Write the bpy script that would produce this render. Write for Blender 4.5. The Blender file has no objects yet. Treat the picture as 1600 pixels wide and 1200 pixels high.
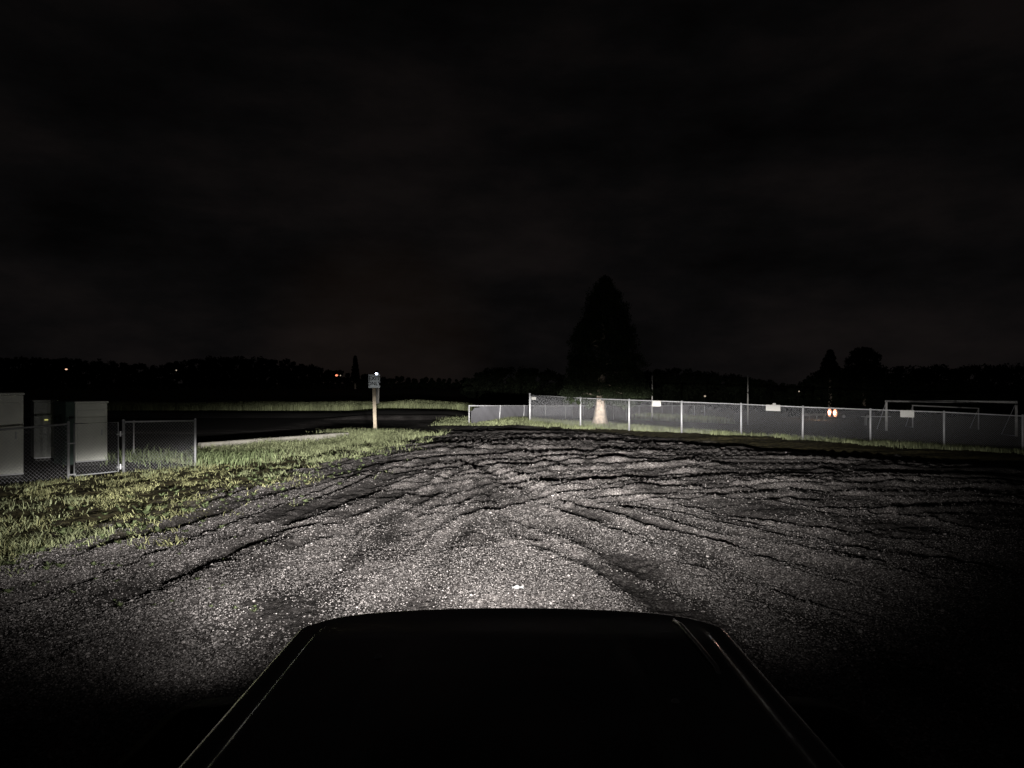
import bpy, math, random
import numpy as np
from mathutils import Vector, Matrix

sc = bpy.context.scene
C = sc.collection
R = math.radians
random.seed(7)
rng = np.random.default_rng(7)

# ------------------------------------------------------------------ camera
F = 1209.0          # focal length in pixels of the 1600 px wide photograph
CAMH = 1.9
cam = bpy.data.cameras.new('camera')
cam.sensor_width = 36.0
cam.lens = 36.0 * F / 1600.0
cam.clip_start = 0.05
cam.clip_end = 3000.0
camo = bpy.data.objects.new('camera', cam)
C.objects.link(camo)
camo.location = (0, 0, CAMH)
camo.rotation_euler = (R(90), 0, 0)
sc.camera = camo

# ------------------------------------------------------------------ world: overcast night sky
def nn(nt, t, **kw):
    n = nt.nodes.new(t)
    for k, v in kw.items():
        setattr(n, k, v)
    return n

W = bpy.data.worlds.new('World')
sc.world = W
W.use_nodes = True
nt = W.node_tree
nt.nodes.clear()
wo = nn(nt, 'ShaderNodeOutputWorld')
bg = nn(nt, 'ShaderNodeBackground')
tc = nn(nt, 'ShaderNodeTexCoord')
mp = nn(nt, 'ShaderNodeMapping')
mp.inputs['Scale'].default_value = (1.0, 1.0, 2.6)
nz = nn(nt, 'ShaderNodeTexNoise')
nz.inputs['Scale'].default_value = 3.4
nz.inputs['Detail'].default_value = 6.0
nz.inputs['Roughness'].default_value = 0.58
rp = nn(nt, 'ShaderNodeValToRGB')
rp.color_ramp.elements[0].position = 0.34
rp.color_ramp.elements[0].color = (0.0015, 0.0014, 0.0014, 1)
rp.color_ramp.elements[1].position = 0.68
rp.color_ramp.elements[1].color = (0.0082, 0.0066, 0.0064, 1)
e = rp.color_ramp.elements.new(0.5)
e.color = (0.0040, 0.0036, 0.0037, 1)
sep = nn(nt, 'ShaderNodeSeparateXYZ')
# darker towards the zenith
mr = nn(nt, 'ShaderNodeMapRange')
mr.inputs['From Min'].default_value = 0.0
mr.inputs['From Max'].default_value = 0.45
mr.inputs['To Min'].default_value = 1.0
mr.inputs['To Max'].default_value = 0.55
# faint town glow low in the sky ahead-left
dot = nn(nt, 'ShaderNodeVectorMath', operation='DOT_PRODUCT')
gd = Vector((-0.17, 1.0, 0.045)).normalized()
dot.inputs[1].default_value = gd
mg = nn(nt, 'ShaderNodeMapRange', interpolation_type='SMOOTHSTEP')
mg.inputs['From Min'].default_value = 0.985
mg.inputs['From Max'].default_value = 1.0
mg.inputs['To Max'].default_value = 1.0
glow = nn(nt, 'ShaderNodeMix', data_type='RGBA', blend_type='ADD')
glow.inputs[7].default_value = (0.0040, 0.0024, 0.0016, 1)
mul = nn(nt, 'ShaderNodeVectorMath', operation='SCALE')
nsky = nn(nt, 'ShaderNodeTexSky', sky_type='NISHITA')
nsky.sun_disc = False
nsky.sun_elevation = R(-8)
addn = nn(nt, 'ShaderNodeMix', data_type='RGBA', blend_type='ADD')
addn.inputs[0].default_value = 0.002
L = nt.links.new
L(tc.outputs['Generated'], mp.inputs['Vector'])
L(mp.outputs['Vector'], nz.inputs['Vector'])
L(nz.outputs['Fac'], rp.inputs['Fac'])
L(tc.outputs['Generated'], sep.inputs[0])
L(sep.outputs['Z'], mr.inputs['Value'])
L(rp.outputs['Color'], mul.inputs[0])
L(mr.outputs['Result'], mul.inputs['Scale'])
L(tc.outputs['Generated'], dot.inputs[0])
L(dot.outputs['Value'], mg.inputs['Value'])
L(mg.outputs['Result'], glow.inputs[0])
L(mul.outputs['Vector'], glow.inputs[6])
L(glow.outputs[2], addn.inputs[6])
L(nsky.outputs['Color'], addn.inputs[7])
L(addn.outputs[2], bg.inputs['Color'])
bg.inputs['Strength'].default_value = 0.82
L(bg.outputs[0], wo.inputs['Surface'])

sc.view_settings.view_transform = 'Standard'
sc.view_settings.look = 'None'
sc.view_settings.exposure = 0.0
sc.view_settings.gamma = 1.0

# ------------------------------------------------------------------ headlamp beams of the car we sit in
LAMP_POWER = 8200.0
def beam(name, x, aim):
    l = bpy.data.lights.new(name, 'POINT')
    l.energy = LAMP_POWER
    l.color = (1.0, 0.95, 0.885)
    l.shadow_soft_size = 0.035
    l.use_nodes = True
    t = l.node_tree
    t.nodes.clear()
    K = t.links.new
    out = t.nodes.new('ShaderNodeOutputLight')
    em = t.nodes.new('ShaderNodeEmission')
    tcn = t.nodes.new('ShaderNodeTexCoord')
    sp = t.nodes.new('ShaderNodeSeparateXYZ')
    K(tcn.outputs['Normal'], sp.inputs[0])
    def M(op, a, b=None, c=None, clamp=False):
        n = t.nodes.new('ShaderNodeMath')
        n.operation = op
        n.use_clamp = clamp
        for i, v in enumerate((a, b, c)):
            if v is None:
                continue
            if isinstance(v, (int, float)):
                n.inputs[i].default_value = v
            else:
                K(v, n.inputs[i])
        return n.outputs[0]
    # lamp object is unrotated: local +Y is straight ahead, +X right, +Z up
    X, Y, Z = sp.outputs[0], sp.outputs[1], sp.outputs[2]
    az = M('MULTIPLY', M('ARCTAN2', X, Y), 180 / math.pi)          # degrees, + = right
    az = M('SUBTRACT', az, aim)
    hor = M('SQRT', M('ADD', M('MULTIPLY', X, X), M('MULTIPLY', Y, Y)))
    el = M('MULTIPLY', M('ARCTAN2', Z, hor), 180 / math.pi)        # degrees, + = up
    def gauss(v, c, s):
        q = M('DIVIDE', M('SUBTRACT', v, c), s)
        return M('EXPONENT', M('MULTIPLY', M('MULTIPLY', q, q), -1.0))
    # cut-off elevation by azimuth
    left = M('MULTIPLY', M('MINIMUM', M('ADD', az, 7.0), 0.0), 0.145)
    right = M('MULTIPLY', M('MAXIMUM', az, 0.0), -0.012)
    ec = M('ADD', M('ADD', left, right), 0.5)
    over = M('SUBTRACT', el, ec)                                    # + above the cut-off
    below = M('DIVIDE', 1.0, M('ADD', 1.0, M('EXPONENT', M('MULTIPLY', over, 3.0))))
    depth = M('MAXIMUM', M('MULTIPLY', over, -1.0), 0.0)
    hot = M('MULTIPLY', gauss(az, 4.0, 17.5), M('EXPONENT', M('MULTIPLY', depth, -0.365)))
    wide = M('MULTIPLY', gauss(az, -6.0, 30.5), M('EXPONENT', M('MULTIPLY', depth, -0.46)))
    near = M('MULTIPLY', M('MULTIPLY', gauss(az, -12.0, 14.0), gauss(el, -11.5, 4.5)), 0.135)
    sfall = M('ADD', M('MULTIPLY', M('MAXIMUM', over, 0.0), -0.13), M('MULTIPLY', depth, -0.35))
    stray = M('MULTIPLY', M('MULTIPLY', gauss(az, -11.0, 40.0), M('EXPONENT', sfall)), 0.088)
    spot = M('MULTIPLY', M('MULTIPLY', gauss(az, -22.0, 4.5), gauss(el, -14.0, 2.2)), 0.15)
    low = M('MULTIPLY', M('MULTIPLY', gauss(az, -29.0, 7.0), gauss(el, -19.0, 3.0)), 0.02)
    spot = M('ADD', spot, low)
    tot = M('ADD', M('MULTIPLY', hot, 6.0), M('MULTIPLY', wide, 3.2))
    tot = M('MULTIPLY', tot, below)
    tot = M('ADD', M('ADD', tot, near), M('ADD', stray, spot))
    steep = M('DIVIDE', 1.0, M('ADD', 1.0, M('EXPONENT', M('MULTIPLY', M('ADD', el, 19.0), -0.7))))
    tot = M('MULTIPLY', tot, steep)
    rim = M('POWER', M('DIVIDE', M('ABSOLUTE', M('ADD', az, 4.0)), 39.5), 6.0)
    tot = M('MULTIPLY', tot, M('EXPONENT', M('MULTIPLY', rim, -1.0)))
    front = M('GREATER_THAN', Y, 0.05)
    tot = M('MULTIPLY', tot, front)
    K(tot, em.inputs['Strength'])
    K(em.outputs[0], out.inputs['Surface'])
    o = bpy.data.objects.new(name, l)
    C.objects.link(o)
    o.location = (x, 2.80, 0.95)
    return o
beam_l = beam('headlamp_beam', -0.62, -1.5)
beam_r = beam('headlamp_beam', 0.62, 1.0)

# ------------------------------------------------------------------ materials
MATS = {}
def mat(name, col, rough=0.8, metal=0.0, var=0.15, scale=8.0, bump=0.0, spec=0.4, coat=0.0, emit=None, attr=None,
        coords='Object', transl=0.0):
    if name in MATS:
        return MATS[name]
    m = bpy.data.materials.new(name)
    m.use_nodes = True
    t = m.node_tree
    t.nodes.clear()
    K = t.links.new
    out = t.nodes.new('ShaderNodeOutputMaterial')
    if emit:
        em = t.nodes.new('ShaderNodeEmission')
        em.inputs[0].default_value = (*emit[:3], 1)
        em.inputs[1].default_value = emit[3]
        K(em.outputs[0], out.inputs[0])
        MATS[name] = m
        return m
    p = t.nodes.new('ShaderNodeBsdfPrincipled')
    p.inputs['Roughness'].default_value = rough
    p.inputs['Metallic'].default_value = metal
    p.inputs['Specular IOR Level'].default_value = spec
    p.inputs['Coat Weight'].default_value = coat
    p.inputs['Coat Roughness'].default_value = 0.06
    tcn = t.nodes.new('ShaderNodeTexCoord')
    n = t.nodes.new('ShaderNodeTexNoise')
    n.inputs['Scale'].default_value = scale
    n.inputs['Detail'].default_value = 5
    K(tcn.outputs[coords], n.inputs['Vector'])
    r = t.nodes.new('ShaderNodeMapRange')
    r.inputs['From Min'].default_value = 0.3
    r.inputs['From Max'].default_value = 0.7
    r.inputs['To Min'].default_value = 1 - var
    r.inputs['To Max'].default_value = 1 + var
    K(n.outputs['Fac'], r.inputs['Value'])
    s = t.nodes.new('ShaderNodeVectorMath')
    s.operation = 'SCALE'
    s.inputs[0].default_value = col
    fac = r.outputs['Result']
    if attr:
        a = t.nodes.new('ShaderNodeAttribute')
        a.attribute_name = attr
        mm = t.nodes.new('ShaderNodeMath')
        mm.operation = 'MULTIPLY'
        K(fac, mm.inputs[0]); K(a.outputs['Fac'], mm.inputs[1])
        fac = mm.outputs[0]
    K(fac, s.inputs['Scale'])
    K(s.outputs['Vector'], p.inputs['Base Color'])
    if bump:
        b = t.nodes.new('ShaderNodeBump')
        b.inputs['Strength'].default_value = bump
        b.inputs['Distance'].default_value = 0.02
        K(n.outputs['Fac'], b.inputs['Height'])
        K(b.outputs['Normal'], p.inputs['Normal'])
    if transl:
        tr = t.nodes.new('ShaderNodeBsdfTranslucent')
        K(s.outputs['Vector'], tr.inputs['Color'])
        mx = t.nodes.new('ShaderNodeMixShader')
        mx.inputs[0].default_value = transl
        K(p.outputs[0], mx.inputs[1]); K(tr.outputs[0], mx.inputs[2])
        K(mx.outputs[0], out.inputs[0])
    else:
        K(p.outputs[0], out.inputs[0])
    MATS[name] = m
    return m

galv = mat('galvanised_steel', (0.58, 0.59, 0.62), 0.5, 0.25, 0.12, 14)
dark_steel = mat('darker_grey_steel', (0.34, 0.35, 0.37), 0.6, 0.2, 0.15, 14)  # darker version of the galvanised steel, for the enclosure frames
wire = mat('chain_wire', (0.50, 0.51, 0.55), 0.6, 0.15, 0.1, 20)
white_paint = mat('white_cabinet_paint', (0.76, 0.78, 0.73), 0.55, 0, 0.10, 2.2, 0.08)
white_dirty = mat('aged_white_plastic', (0.42, 0.44, 0.42), 0.7, 0, 0.25, 3.0, 0.1)
green_paint = mat('dull_green_metal', (0.055, 0.085, 0.075), 0.6, 0, 0.2, 4)
dark_trim = mat('dark_trim', (0.03, 0.03, 0.03), 0.6, 0, 0.1)
sign_white = mat('sign_sheet', (0.62, 0.68, 0.74), 0.48, 0.85, 0.08, 6)
sign_ink = mat('sign_lettering', (0.04, 0.045, 0.06), 0.6, 0, 0.05)
sign_plain = mat('notice_board_white', (0.72, 0.72, 0.70), 0.5, 0, 0.06, 20)
wood_post = mat('weathered_wood', (0.42, 0.36, 0.28), 0.85, 0, 0.3, 9, 0.4)
pole_wood = mat('grey_pole_wood', (0.52, 0.51, 0.49), 0.9, 0, 0.2, 5, 0.3)
bark = mat('conifer_bark', (0.50, 0.42, 0.35), 0.95, 0, 0.35, 9, 0.8)
needle = mat('conifer_needles', (0.026, 0.036, 0.018), 0.8, 0, 0.35, 3, 0, 0.2, attr='tone')
leafm = mat('tree_leaves', (0.012, 0.017, 0.008), 0.8, 0, 0.3, 1.0, 0, 0.2, attr='tone')
grassm = mat('grass_blades', (0.41, 0.455, 0.26), 0.65, 0, 0.35, 0.9, 0, 0.25, attr='tone', transl=0.3)
drygr = mat('dry_yellow_grass', (0.45, 0.46, 0.24), 0.75, 0, 0.3, 0.8, 0, 0.2, attr='tone', transl=0.25)
weedm = mat('broad_weed_leaves', (0.24, 0.30, 0.15), 0.6, 0, 0.25, 3, 0, 0.3, attr='tone', transl=0.25)
stonem = mat('gravel_stone', (0.345, 0.325, 0.325), 0.75, 0, 0.25, 60, 0, 0.35, attr='tone')
concrete = mat('concrete', (0.30, 0.29, 0.26), 0.9, 0, 0.2, 5, 0.4)
asphalt = mat('asphalt', (0.055, 0.053, 0.054), 0.85, 0, 0.35, 1.1, 0.3)
screen_a = mat('grey_windscreen_fabric', (0.20, 0.20, 0.225), 0.8, 0, 0.12, 1.3, 0.1)
screen_b = mat('brown_windscreen_fabric', (0.085, 0.072, 0.08), 0.85, 0, 0.15, 1.3, 0.1)
carpaint = mat('black_car_paint', (0.004, 0.004, 0.004), 0.35, 0, 0.1, 5, 0, 0.5, coat=1.0)
blackplas = mat('black_plastic', (0.006, 0.006, 0.006), 0.8, 0, 0.1, 20, 0.1, 0.1)
chrome = mat('bright_metal', (0.7, 0.7, 0.7), 0.25, 1.0, 0.05)
glassm = mat('lamp_lens', (0.6, 0.6, 0.6), 0.1, 0, 0.02, 3, 0, 0.6)
rubber = mat('tyre_rubber', (0.02, 0.02, 0.02), 0.9, 0, 0.2, 20, 0.2)
litterm = mat('white_paper', (0.75, 0.76, 0.78), 0.6, 0, 0.05)
lensglow = mat('lit_headlamp_lens', (1, 1, 1), emit=(1.0, 0.66, 0.50, 60.0))
lamp_white = mat('white_lamp_glow', (1, 1, 1), emit=(0.72, 0.80, 1.0, 30.0))
lamp_orange = mat('orange_lamp_glow', (1, 1, 1), emit=(1.0, 0.6, 0.4, 1.2))
lamp_red = mat('red_lamp_glow', (1, 1, 1), emit=(1.0, 0.3, 0.16, 1.5))
lamp_dim = mat('dim_lamp_glow', (1, 1, 1), emit=(1.0, 0.8, 0.6, 0.5))
reflect_y = mat('yellow_marker_glow', (1, 1, 1), emit=(0.9, 0.85, 0.25, 0.75))  # shine of a yellow marker put in as emission, not a lamp
far_body = mat('far_car_paint', (0.05, 0.05, 0.06), 0.3, 0, 0.1, 3, 0, 0.5, coat=0.6)
far_glass = mat('far_car_glass', (0.01, 0.01, 0.012), 0.1, 0, 0.05)
goal_paint = mat('goal_white_paint', (0.80, 0.80, 0.80), 0.6, 0, 0.2, 3)

# ------------------------------------------------------------------ object helpers
def tag(o, label=None, cat=None, group=None, kind=None):
    if label: o['label'] = label
    if cat: o['category'] = cat
    if group: o['group'] = group
    if kind: o['kind'] = kind
    return o

def thing(name, loc, label, cat, group=None, rz=0):
    o = bpy.data.objects.new(name, None)
    C.objects.link(o)
    o.location = loc
    o.rotation_euler = (0, 0, rz)
    o.empty_display_size = 0.2
    return tag(o, label, cat, group)

def npmesh(name, V, Fc, m, parent=None, smooth=False, attrs=None):
    """V (n,3), Fc (k,3 or 4) numpy"""
    V = np.asarray(V, dtype=np.float32); Fc = np.asarray(Fc, dtype=np.int32)
    me = bpy.data.meshes.new(name)
    k, s = Fc.shape
    me.vertices.add(len(V)); me.vertices.foreach_set('co', V.ravel())
    me.loops.add(k * s); me.loops.foreach_set('vertex_index', Fc.ravel())
    me.polygons.add(k)
    me.polygons.foreach_set('loop_start', np.arange(0, k * s, s, dtype=np.int32))
    me.polygons.foreach_set('loop_total', np.full(k, s, dtype=np.int32))
    me.polygons.foreach_set('use_smooth', np.full(k, smooth, dtype=bool))
    for an, av in (attrs or {}).items():
        a = me.attributes.new(an, 'FLOAT', 'POINT')
        a.data.foreach_set('value', np.asarray(av, dtype=np.float32))
    me.update(calc_edges=True)
    me.materials.append(m)
    o = bpy.data.objects.new(name, me)
    C.objects.link(o)
    if parent: o.parent = parent
    return o

class MB:
    def __init__(s): s.v = []; s.f = []
    def add(s, vs, fs):
        b = len(s.v)
        s.v += [tuple(v) for v in vs]
        s.f += [tuple(i + b for i in f) for f in fs]
        return s
    def box(s, x0, x1, y0, y1, z0, z1, bev=0.0, mtx=None):
        if bev <= 0:
            vs = [Vector((x, y, z)) for x in (x0, x1) for y in (y0, y1) for z in (z0, z1)]
            fs = [(0, 1, 3, 2), (4, 6, 7, 5), (0, 4, 5, 1), (2, 3, 7, 6), (0, 2, 6, 4), (1, 5, 7, 3)]
        else:
            b = bev
            vs = []; fs = []
            rings = [(z0, b), (z0 + b, 0), (z1 - b, 0), (z1, b)]
            for z, q in rings:
                X0, X1, Y0, Y1 = x0 + q, x1 - q, y0 + q, y1 - q
                vs += [Vector(p) for p in ((X0 + b, Y0, z), (X1 - b, Y0, z), (X1, Y0 + b, z), (X1, Y1 - b, z),
                                            (X1 - b, Y1, z), (X0 + b, Y1, z), (X0, Y1 - b, z), (X0, Y0 + b, z))]
            for r in range(3):
                for i in range(8):
                    j = (i + 1) % 8
                    fs.append((r * 8 + i, r * 8 + j, r * 8 + 8 + j, r * 8 + 8 + i))
            fs.append(tuple(range(7, -1, -1))); fs.append(tuple(range(24, 32)))
        if mtx: vs = [mtx @ v for v in vs]
        return s.add(vs, fs)
    def tube(s, pts, rad, n=8, cap=True):
        pts = [Vector(p) for p in pts]
        rads = rad if isinstance(rad, (list, tuple)) else [rad] * len(pts)
        vs = []; fs = []
        ref = None
        for i, p in enumerate(pts):
            d = (pts[min(i + 1, len(pts) - 1)] - pts[max(i - 1, 0)]).normalized()
            if ref is None:
                ref = Vector((0, 0, 1)) if abs(d.z) < 0.9 else Vector((1, 0, 0))
            u = d.cross(ref).normalized(); w = u.cross(d).normalized()
            ref = w
            for k in range(n):
                a = 2 * math.pi * k / n
                vs.append(p + (u * math.cos(a) + w * math.sin(a)) * rads[i])
        for i in range(len(pts) - 1):
            for k in range(n):
                j = (k + 1) % n
                fs.append((i * n + k, i * n + j, (i + 1) * n + j, (i + 1) * n + k))
        if cap:
            fs.append(tuple(range(n - 1, -1, -1)))
            fs.append(tuple(range((len(pts) - 1) * n, len(pts) * n)))
        return s.add(vs, fs)
    def build(s, name, m, parent=None, smooth=False, loc=None):
        me = bpy.data.meshes.new(name)
        me.from_pydata(s.v, [], s.f)
        me.update()
        if smooth:
            for p in me.polygons: p.use_smooth = True
        me.materials.append(m)
        o = bpy.data.objects.new(name, me)
        C.objects.link(o)
        if parent: o.parent = parent
        if loc: o.location = loc
        return o

# ------------------------------------------------------------------ terrain height
def vnoise(x, y, seed=0.0):
    x = x + (seed * 0.6180) % 1.0; y = y + (seed * 0.7549) % 1.0
    xi = np.floor(x); yi = np.floor(y)
    fx = x - xi; fy = y - yi
    fx = fx * fx * (3 - 2 * fx); fy = fy * fy * (3 - 2 * fy)
    def h(i, j):
        t = np.sin(i * 127.1 + j * 311.7 + seed * 74.7) * 43758.5453
        return t - np.floor(t)
    a = h(xi, yi); b = h(xi + 1, yi); c = h(xi, yi + 1); d = h(xi + 1, yi + 1)
    return (a + (b - a) * fx) * (1 - fy) + (c + (d - c) * fx) * fy   # 0..1

def sm(a, b, v):
    t = np.clip((v - a) / (b - a), 0, 1)
    return t * t * (3 - 2 * t)

def yfence(x):
    return 37.0 - 0.98 * x

def Hb(x, y):
    """smooth ground height"""
    x = np.asarray(x, float); y = np.asarray(y, float)
    z = (-0.02 * (np.clip(x, 0, 16) - 4)) * sm(10, 24, y) * sm(-6, 0, x)
    past = y - yfence(x) - 1.0
    z = z - 0.022 * np.clip(past, 0, 90) * sm(-12, 2, x)
    # swale in front of the fence berm, on the right
    q = (y - yfence(x)) * 0.71
    z = z - 0.24 * np.exp(-((q + 3.2) / 1.6) ** 2) * sm(1, 9, x) * sm(60, 30, x)
    z = z + 0.05 * np.exp(-((q + 0.6) / 1.3) ** 2) * sm(-4, 3, x)
    # grass bank at the exit post
    z = z + 0.05 * np.exp(-((x + 5.6) / 1.6) ** 2 - ((y - 27.6) / 2.4) ** 2)
    z = z + 0.20 * sm(40.4, 42.2, y) * sm(-2.0, -4.0, x) * sm(-11, -7.5, x)
    # broad far swells
    far = sm(90, 400, np.hypot(x, y))
    z = z + far * (vnoise(x / 140, y / 140, 5) * 5 - 2.0)
    return z

def P(px, py, ymin=3.0, ymax=170.0):
    """ground point seen at photograph pixel (px, py)"""
    ys = np.linspace(ymin, ymax, 6000)
    xs = (px - 800) / F * ys
    zr = CAMH - (py - 600) / F * ys
    dz = zr - Hb(xs, ys)
    i = int(np.argmax(dz <= 0)) if (dz <= 0).any() else len(ys) - 1
    return Vector((xs[i], ys[i], float(Hb(xs[i], ys[i]))))

def at(px, py, y):
    return Vector(((px - 800) / F * y, y, CAMH - (py - 600) / F * y))

# wheel ruts: stamped into a plan height map
RX0, RX1, RY0, RY1, RS = -14.0, 18.0, 3.0, 34.0, 0.045
gx = np.arange(RX0, RX1, RS); gy = np.arange(RY0, RY1, RS)
GX, GY = np.meshgrid(gx, gy)
RUT = np.zeros_like(GX)
curves = [
 [(640,800),(800,757),(1000,727),(1200,720),(1450,722)],
 [(700,820),(850,780),(1000,757),(1200,742),(1500,745)],
 [(720,770),(850,735),(1000,715),(1250,708),(1500,712)],
 [(560,850),(700,810),(860,775),(1020,765),(1230,765),(1500,775)],
 [(680,715),(800,700),(950,693),(1150,698),(1400,706)],
 [(700,745),(850,718),(1000,704),(1250,702),(1550,720)],
 [(850,800),(1000,782),(1150,783),(1400,800),(1590,830)],
 [(900,790),(1050,768),(1250,755),(1590,762)],
 [(620,830),(760,790),(900,763),(1100,750),(1400,733)],
 [(660,700),(760,690),(900,686),(1100,690),(1300,700)],
 [(700,715),(800,760),(930,810),(1080,870),(1250,925),(1400,965)],
 [(820,760),(950,800),(1150,850),(1300,890),(1450,925)],
 [(850,860),(950,905),(1060,960),(1120,1000)],
 [(900,790),(1060,835),(1200,870),(1400,900)],
 [(1000,790),(1200,830),(1400,860),(1580,890)],
 [(760,820),(880,870),(1000,920),(1150,990)],
 [(720,705),(640,740),(520,790),(380,850),(200,930)],
 [(700,700),(560,740),(420,790),(250,850),(50,910)],
 [(760,720),(680,770),(560,840),(440,920),(330,1000)],
 [(780,740),(740,800),(700,860),(650,940)],
 [(720,730),(620,790),(480,830),(300,890),(100,970)],
 [(640,710),(500,745),(330,800),(150,860),(0,900)],
 [(620,700),(400,745),(230,795),(0,850)],
 [(640,705),(430,770),(200,840),(0,905)],
 [(430,830),(520,822),(600,815)],
 [(820,858),(850,855),(890,856)],
]
def catmull(pts, n=5):
    out = []
    Q = [pts[0]] + pts + [pts[-1]]
    for i in range(1, len(Q) - 2):
        p0, p1, p2, p3 = [np.array(q, float) for q in Q[i - 1:i + 3]]
        for k in range(n):
            t = k / n
            out.append(0.5 * ((2 * p1) + (-p0 + p2) * t + (2 * p0 - 5 * p1 + 4 * p2 - p3) * t * t + (-p0 + 3 * p1 - 3 * p2 + p3) * t ** 3))
    out.append(np.array(Q[-2], float))
    return out
def stamp(poly, w, A, seed):
    poly = np.array(poly)
    lo = poly.min(0) - 4 * w; hi = poly.max(0) + 4 * w
    ix = np.where((gx > lo[0]) & (gx < hi[0]))[0]; iy = np.where((gy > lo[1]) & (gy < hi[1]))[0]
    if len(ix) == 0 or len(iy) == 0: return
    sl = (slice(iy[0], iy[-1] + 1), slice(ix[0], ix[-1] + 1))
    X = GX[sl]; Y = GY[sl]
    wob = (vnoise(X / 1.6, Y / 1.6, seed) - 0.5) * 0.08 + (vnoise(X / 0.16, Y / 0.16, seed + 9) - 0.5) * 0.06
    if X.size == 0: return
    best = np.full(X.shape, 1e9); T = np.zeros(X.shape)
    n = len(poly) - 1
    for i in range(n):
        a = poly[i]; d = poly[i + 1] - a
        l2 = float(d @ d) + 1e-9
        t = np.clip(((X - a[0]) * d[0] + (Y - a[1]) * d[1]) / l2, 0, 1)
        px = X - a[0] - t * d[0]; py = Y - a[1] - t * d[1]
        dd = np.hypot(px, py) * np.sign(px * d[1] - py * d[0])
        m = np.abs(dd) < np.abs(best)
        best = np.where(m, dd, best); T = np.where(m, (i + t) / n, T)
    D = np.abs(best + wob)
    amp = A * np.clip(-0.45 + 1.5 * vnoise(X / 1.3, Y / 1.3, seed + 3) + 0.7 * vnoise(X / 0.4, Y / 0.4, seed + 4), 0, 1.5) * (0.55 + 0.9 * vnoise(X / 0.14, Y / 0.14, seed + 5)) * sm(0, 0.12, T) * sm(1, 0.88, T)
    RUT[sl] += amp * (-np.exp(-(D / w) ** 2) + 0.6 * np.exp(-((D - 1.9 * w) / (0.95 * w)) ** 2))
rr = random.Random(3)
def plan(c):
    return [np.array(((px - 800) / F * (CAMH * F / (py - 600)), CAMH * F / (py - 600))) for px, py in c]
def resample(pl, n=14):
    pl = np.array(pl); d = np.r_[0, np.cumsum(np.hypot(*np.diff(pl, axis=0).T))]
    t = np.linspace(0, d[-1], n)
    return np.stack([np.interp(t, d, pl[:, 0]), np.interp(t, d, pl[:, 1])], -1)
full = [resample(catmull(plan(c))) for c in curves]
strong = {0: .032, 1: .028, 3: .03, 7: .028, 8: .026, 10: .046, 11: .026, 13: .024, 14: .024, 15: .016, 16: .026, 18: .022, 22: .04, 23: .035, 24: .05, 25: .045}
for ci, pl in enumerate(full):
    stamp(pl, rr.uniform(0.12, 0.18), strong.get(ci, 0.014) * (0.65 if ci >= 16 else 1.0), ci * 1.7)
fams = [[4, 9, 5, 2, 0, 8, 1, 7, 3, 6], [10, 11, 13, 14, 12, 15], [16, 17, 20, 21, 18, 19]]
for fi, (fam, cnt) in enumerate(zip(fams, (95, 55, 55))):
    for k in range(cnt):
        a_, b_ = rr.sample(fam, 2) if rr.random() < 0.35 else (lambda i: (fam[i], fam[i + 1]))(rr.randrange(len(fam) - 1))
        t = rr.uniform(-0.4, 1.4)
        pl = full[a_] * (1 - t) + full[b_] * t
        lo = rr.uniform(0, 0.35); hi = rr.uniform(0.6, 1.0)
        pl = pl[int(lo * 13):max(int(lo * 13) + 4, int(hi * 13) + 1)]
        w_ = rr.uniform(0.045, 0.12)
        stamp(pl, w_, w_ * rr.uniform(0.14, 0.28) * (1.2, 0.8, 0.6)[fi], k * 2.3 + 40 + fi * 31)

CAP = 0.022 + 0.020 * sm(6.5, 11, GY)
RUT = np.tanh(RUT / CAP) * CAP

def rut(x, y):
    u = np.clip((x - RX0) / RS, 0, len(gx) - 1.001); v = np.clip((y - RY0) / RS, 0, len(gy) - 1.001)
    i = u.astype(int); j = v.astype(int); fu = u - i; fv = v - j
    z = (RUT[j, i] * (1 - fu) + RUT[j, i + 1] * fu) * (1 - fv) + (RUT[j + 1, i] * (1 - fu) + RUT[j + 1, i + 1] * fu) * fv
    return z * sm(RX0, RX0 + 1.5, x) * sm(RX1, RX1 - 1.5, x) * sm(RY0, RY0 + 1, y) * sm(RY1, RY1 - 2, y)

def grass_edge(y):
    """x of the gravel/grass border on the left"""
    return -5.6 + 0.115 * (y - 8) + (vnoise(y / 1.7, y * 0 + 2.5, 11) - 0.5) * 1.0

def grassy(x, y):
    """0..1 how grassy the ground is"""
    n = vnoise(x / 0.8, y / 0.8, 21) * 0.6 + vnoise(x / 0.25, y / 0.25, 22) * 0.4
    left = sm(-0.5, 0.9, (grass_edge(y) - x) + (n - 0.5) * 1.6) * sm(30.0, 28.5, y + (n - 0.5))
    # keep inside of the fenced yard bare
    q = (y - yfence(x)) * 0.71
    berm = sm(-2.6, -1.8, q + (n - 0.5) * 0.8) * sm(-4.2, -2.6, x)
    wst = sm(-4.5, -3.3, x) * sm(34.8, 35.8, y)
    return np.clip(np.maximum(left, berm * wst + berm * sm(0, 3, x)), 0, 1)

def inyard(x, y):
    """behind the left fence / curb: paved"""
    # line through fence posts and the curb
    xs = np.interp(y, [9, 13.6, 15.3, 16.3, 17.7, 19.0, 22.5, 27.3, 29, 60], [-11.6, -9.7, -8.8, -8.2, -7.3, -8.6, -9.15, -5.85, -5.0, -3])
    return sm(0.15, -0.15, x - xs)

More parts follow.
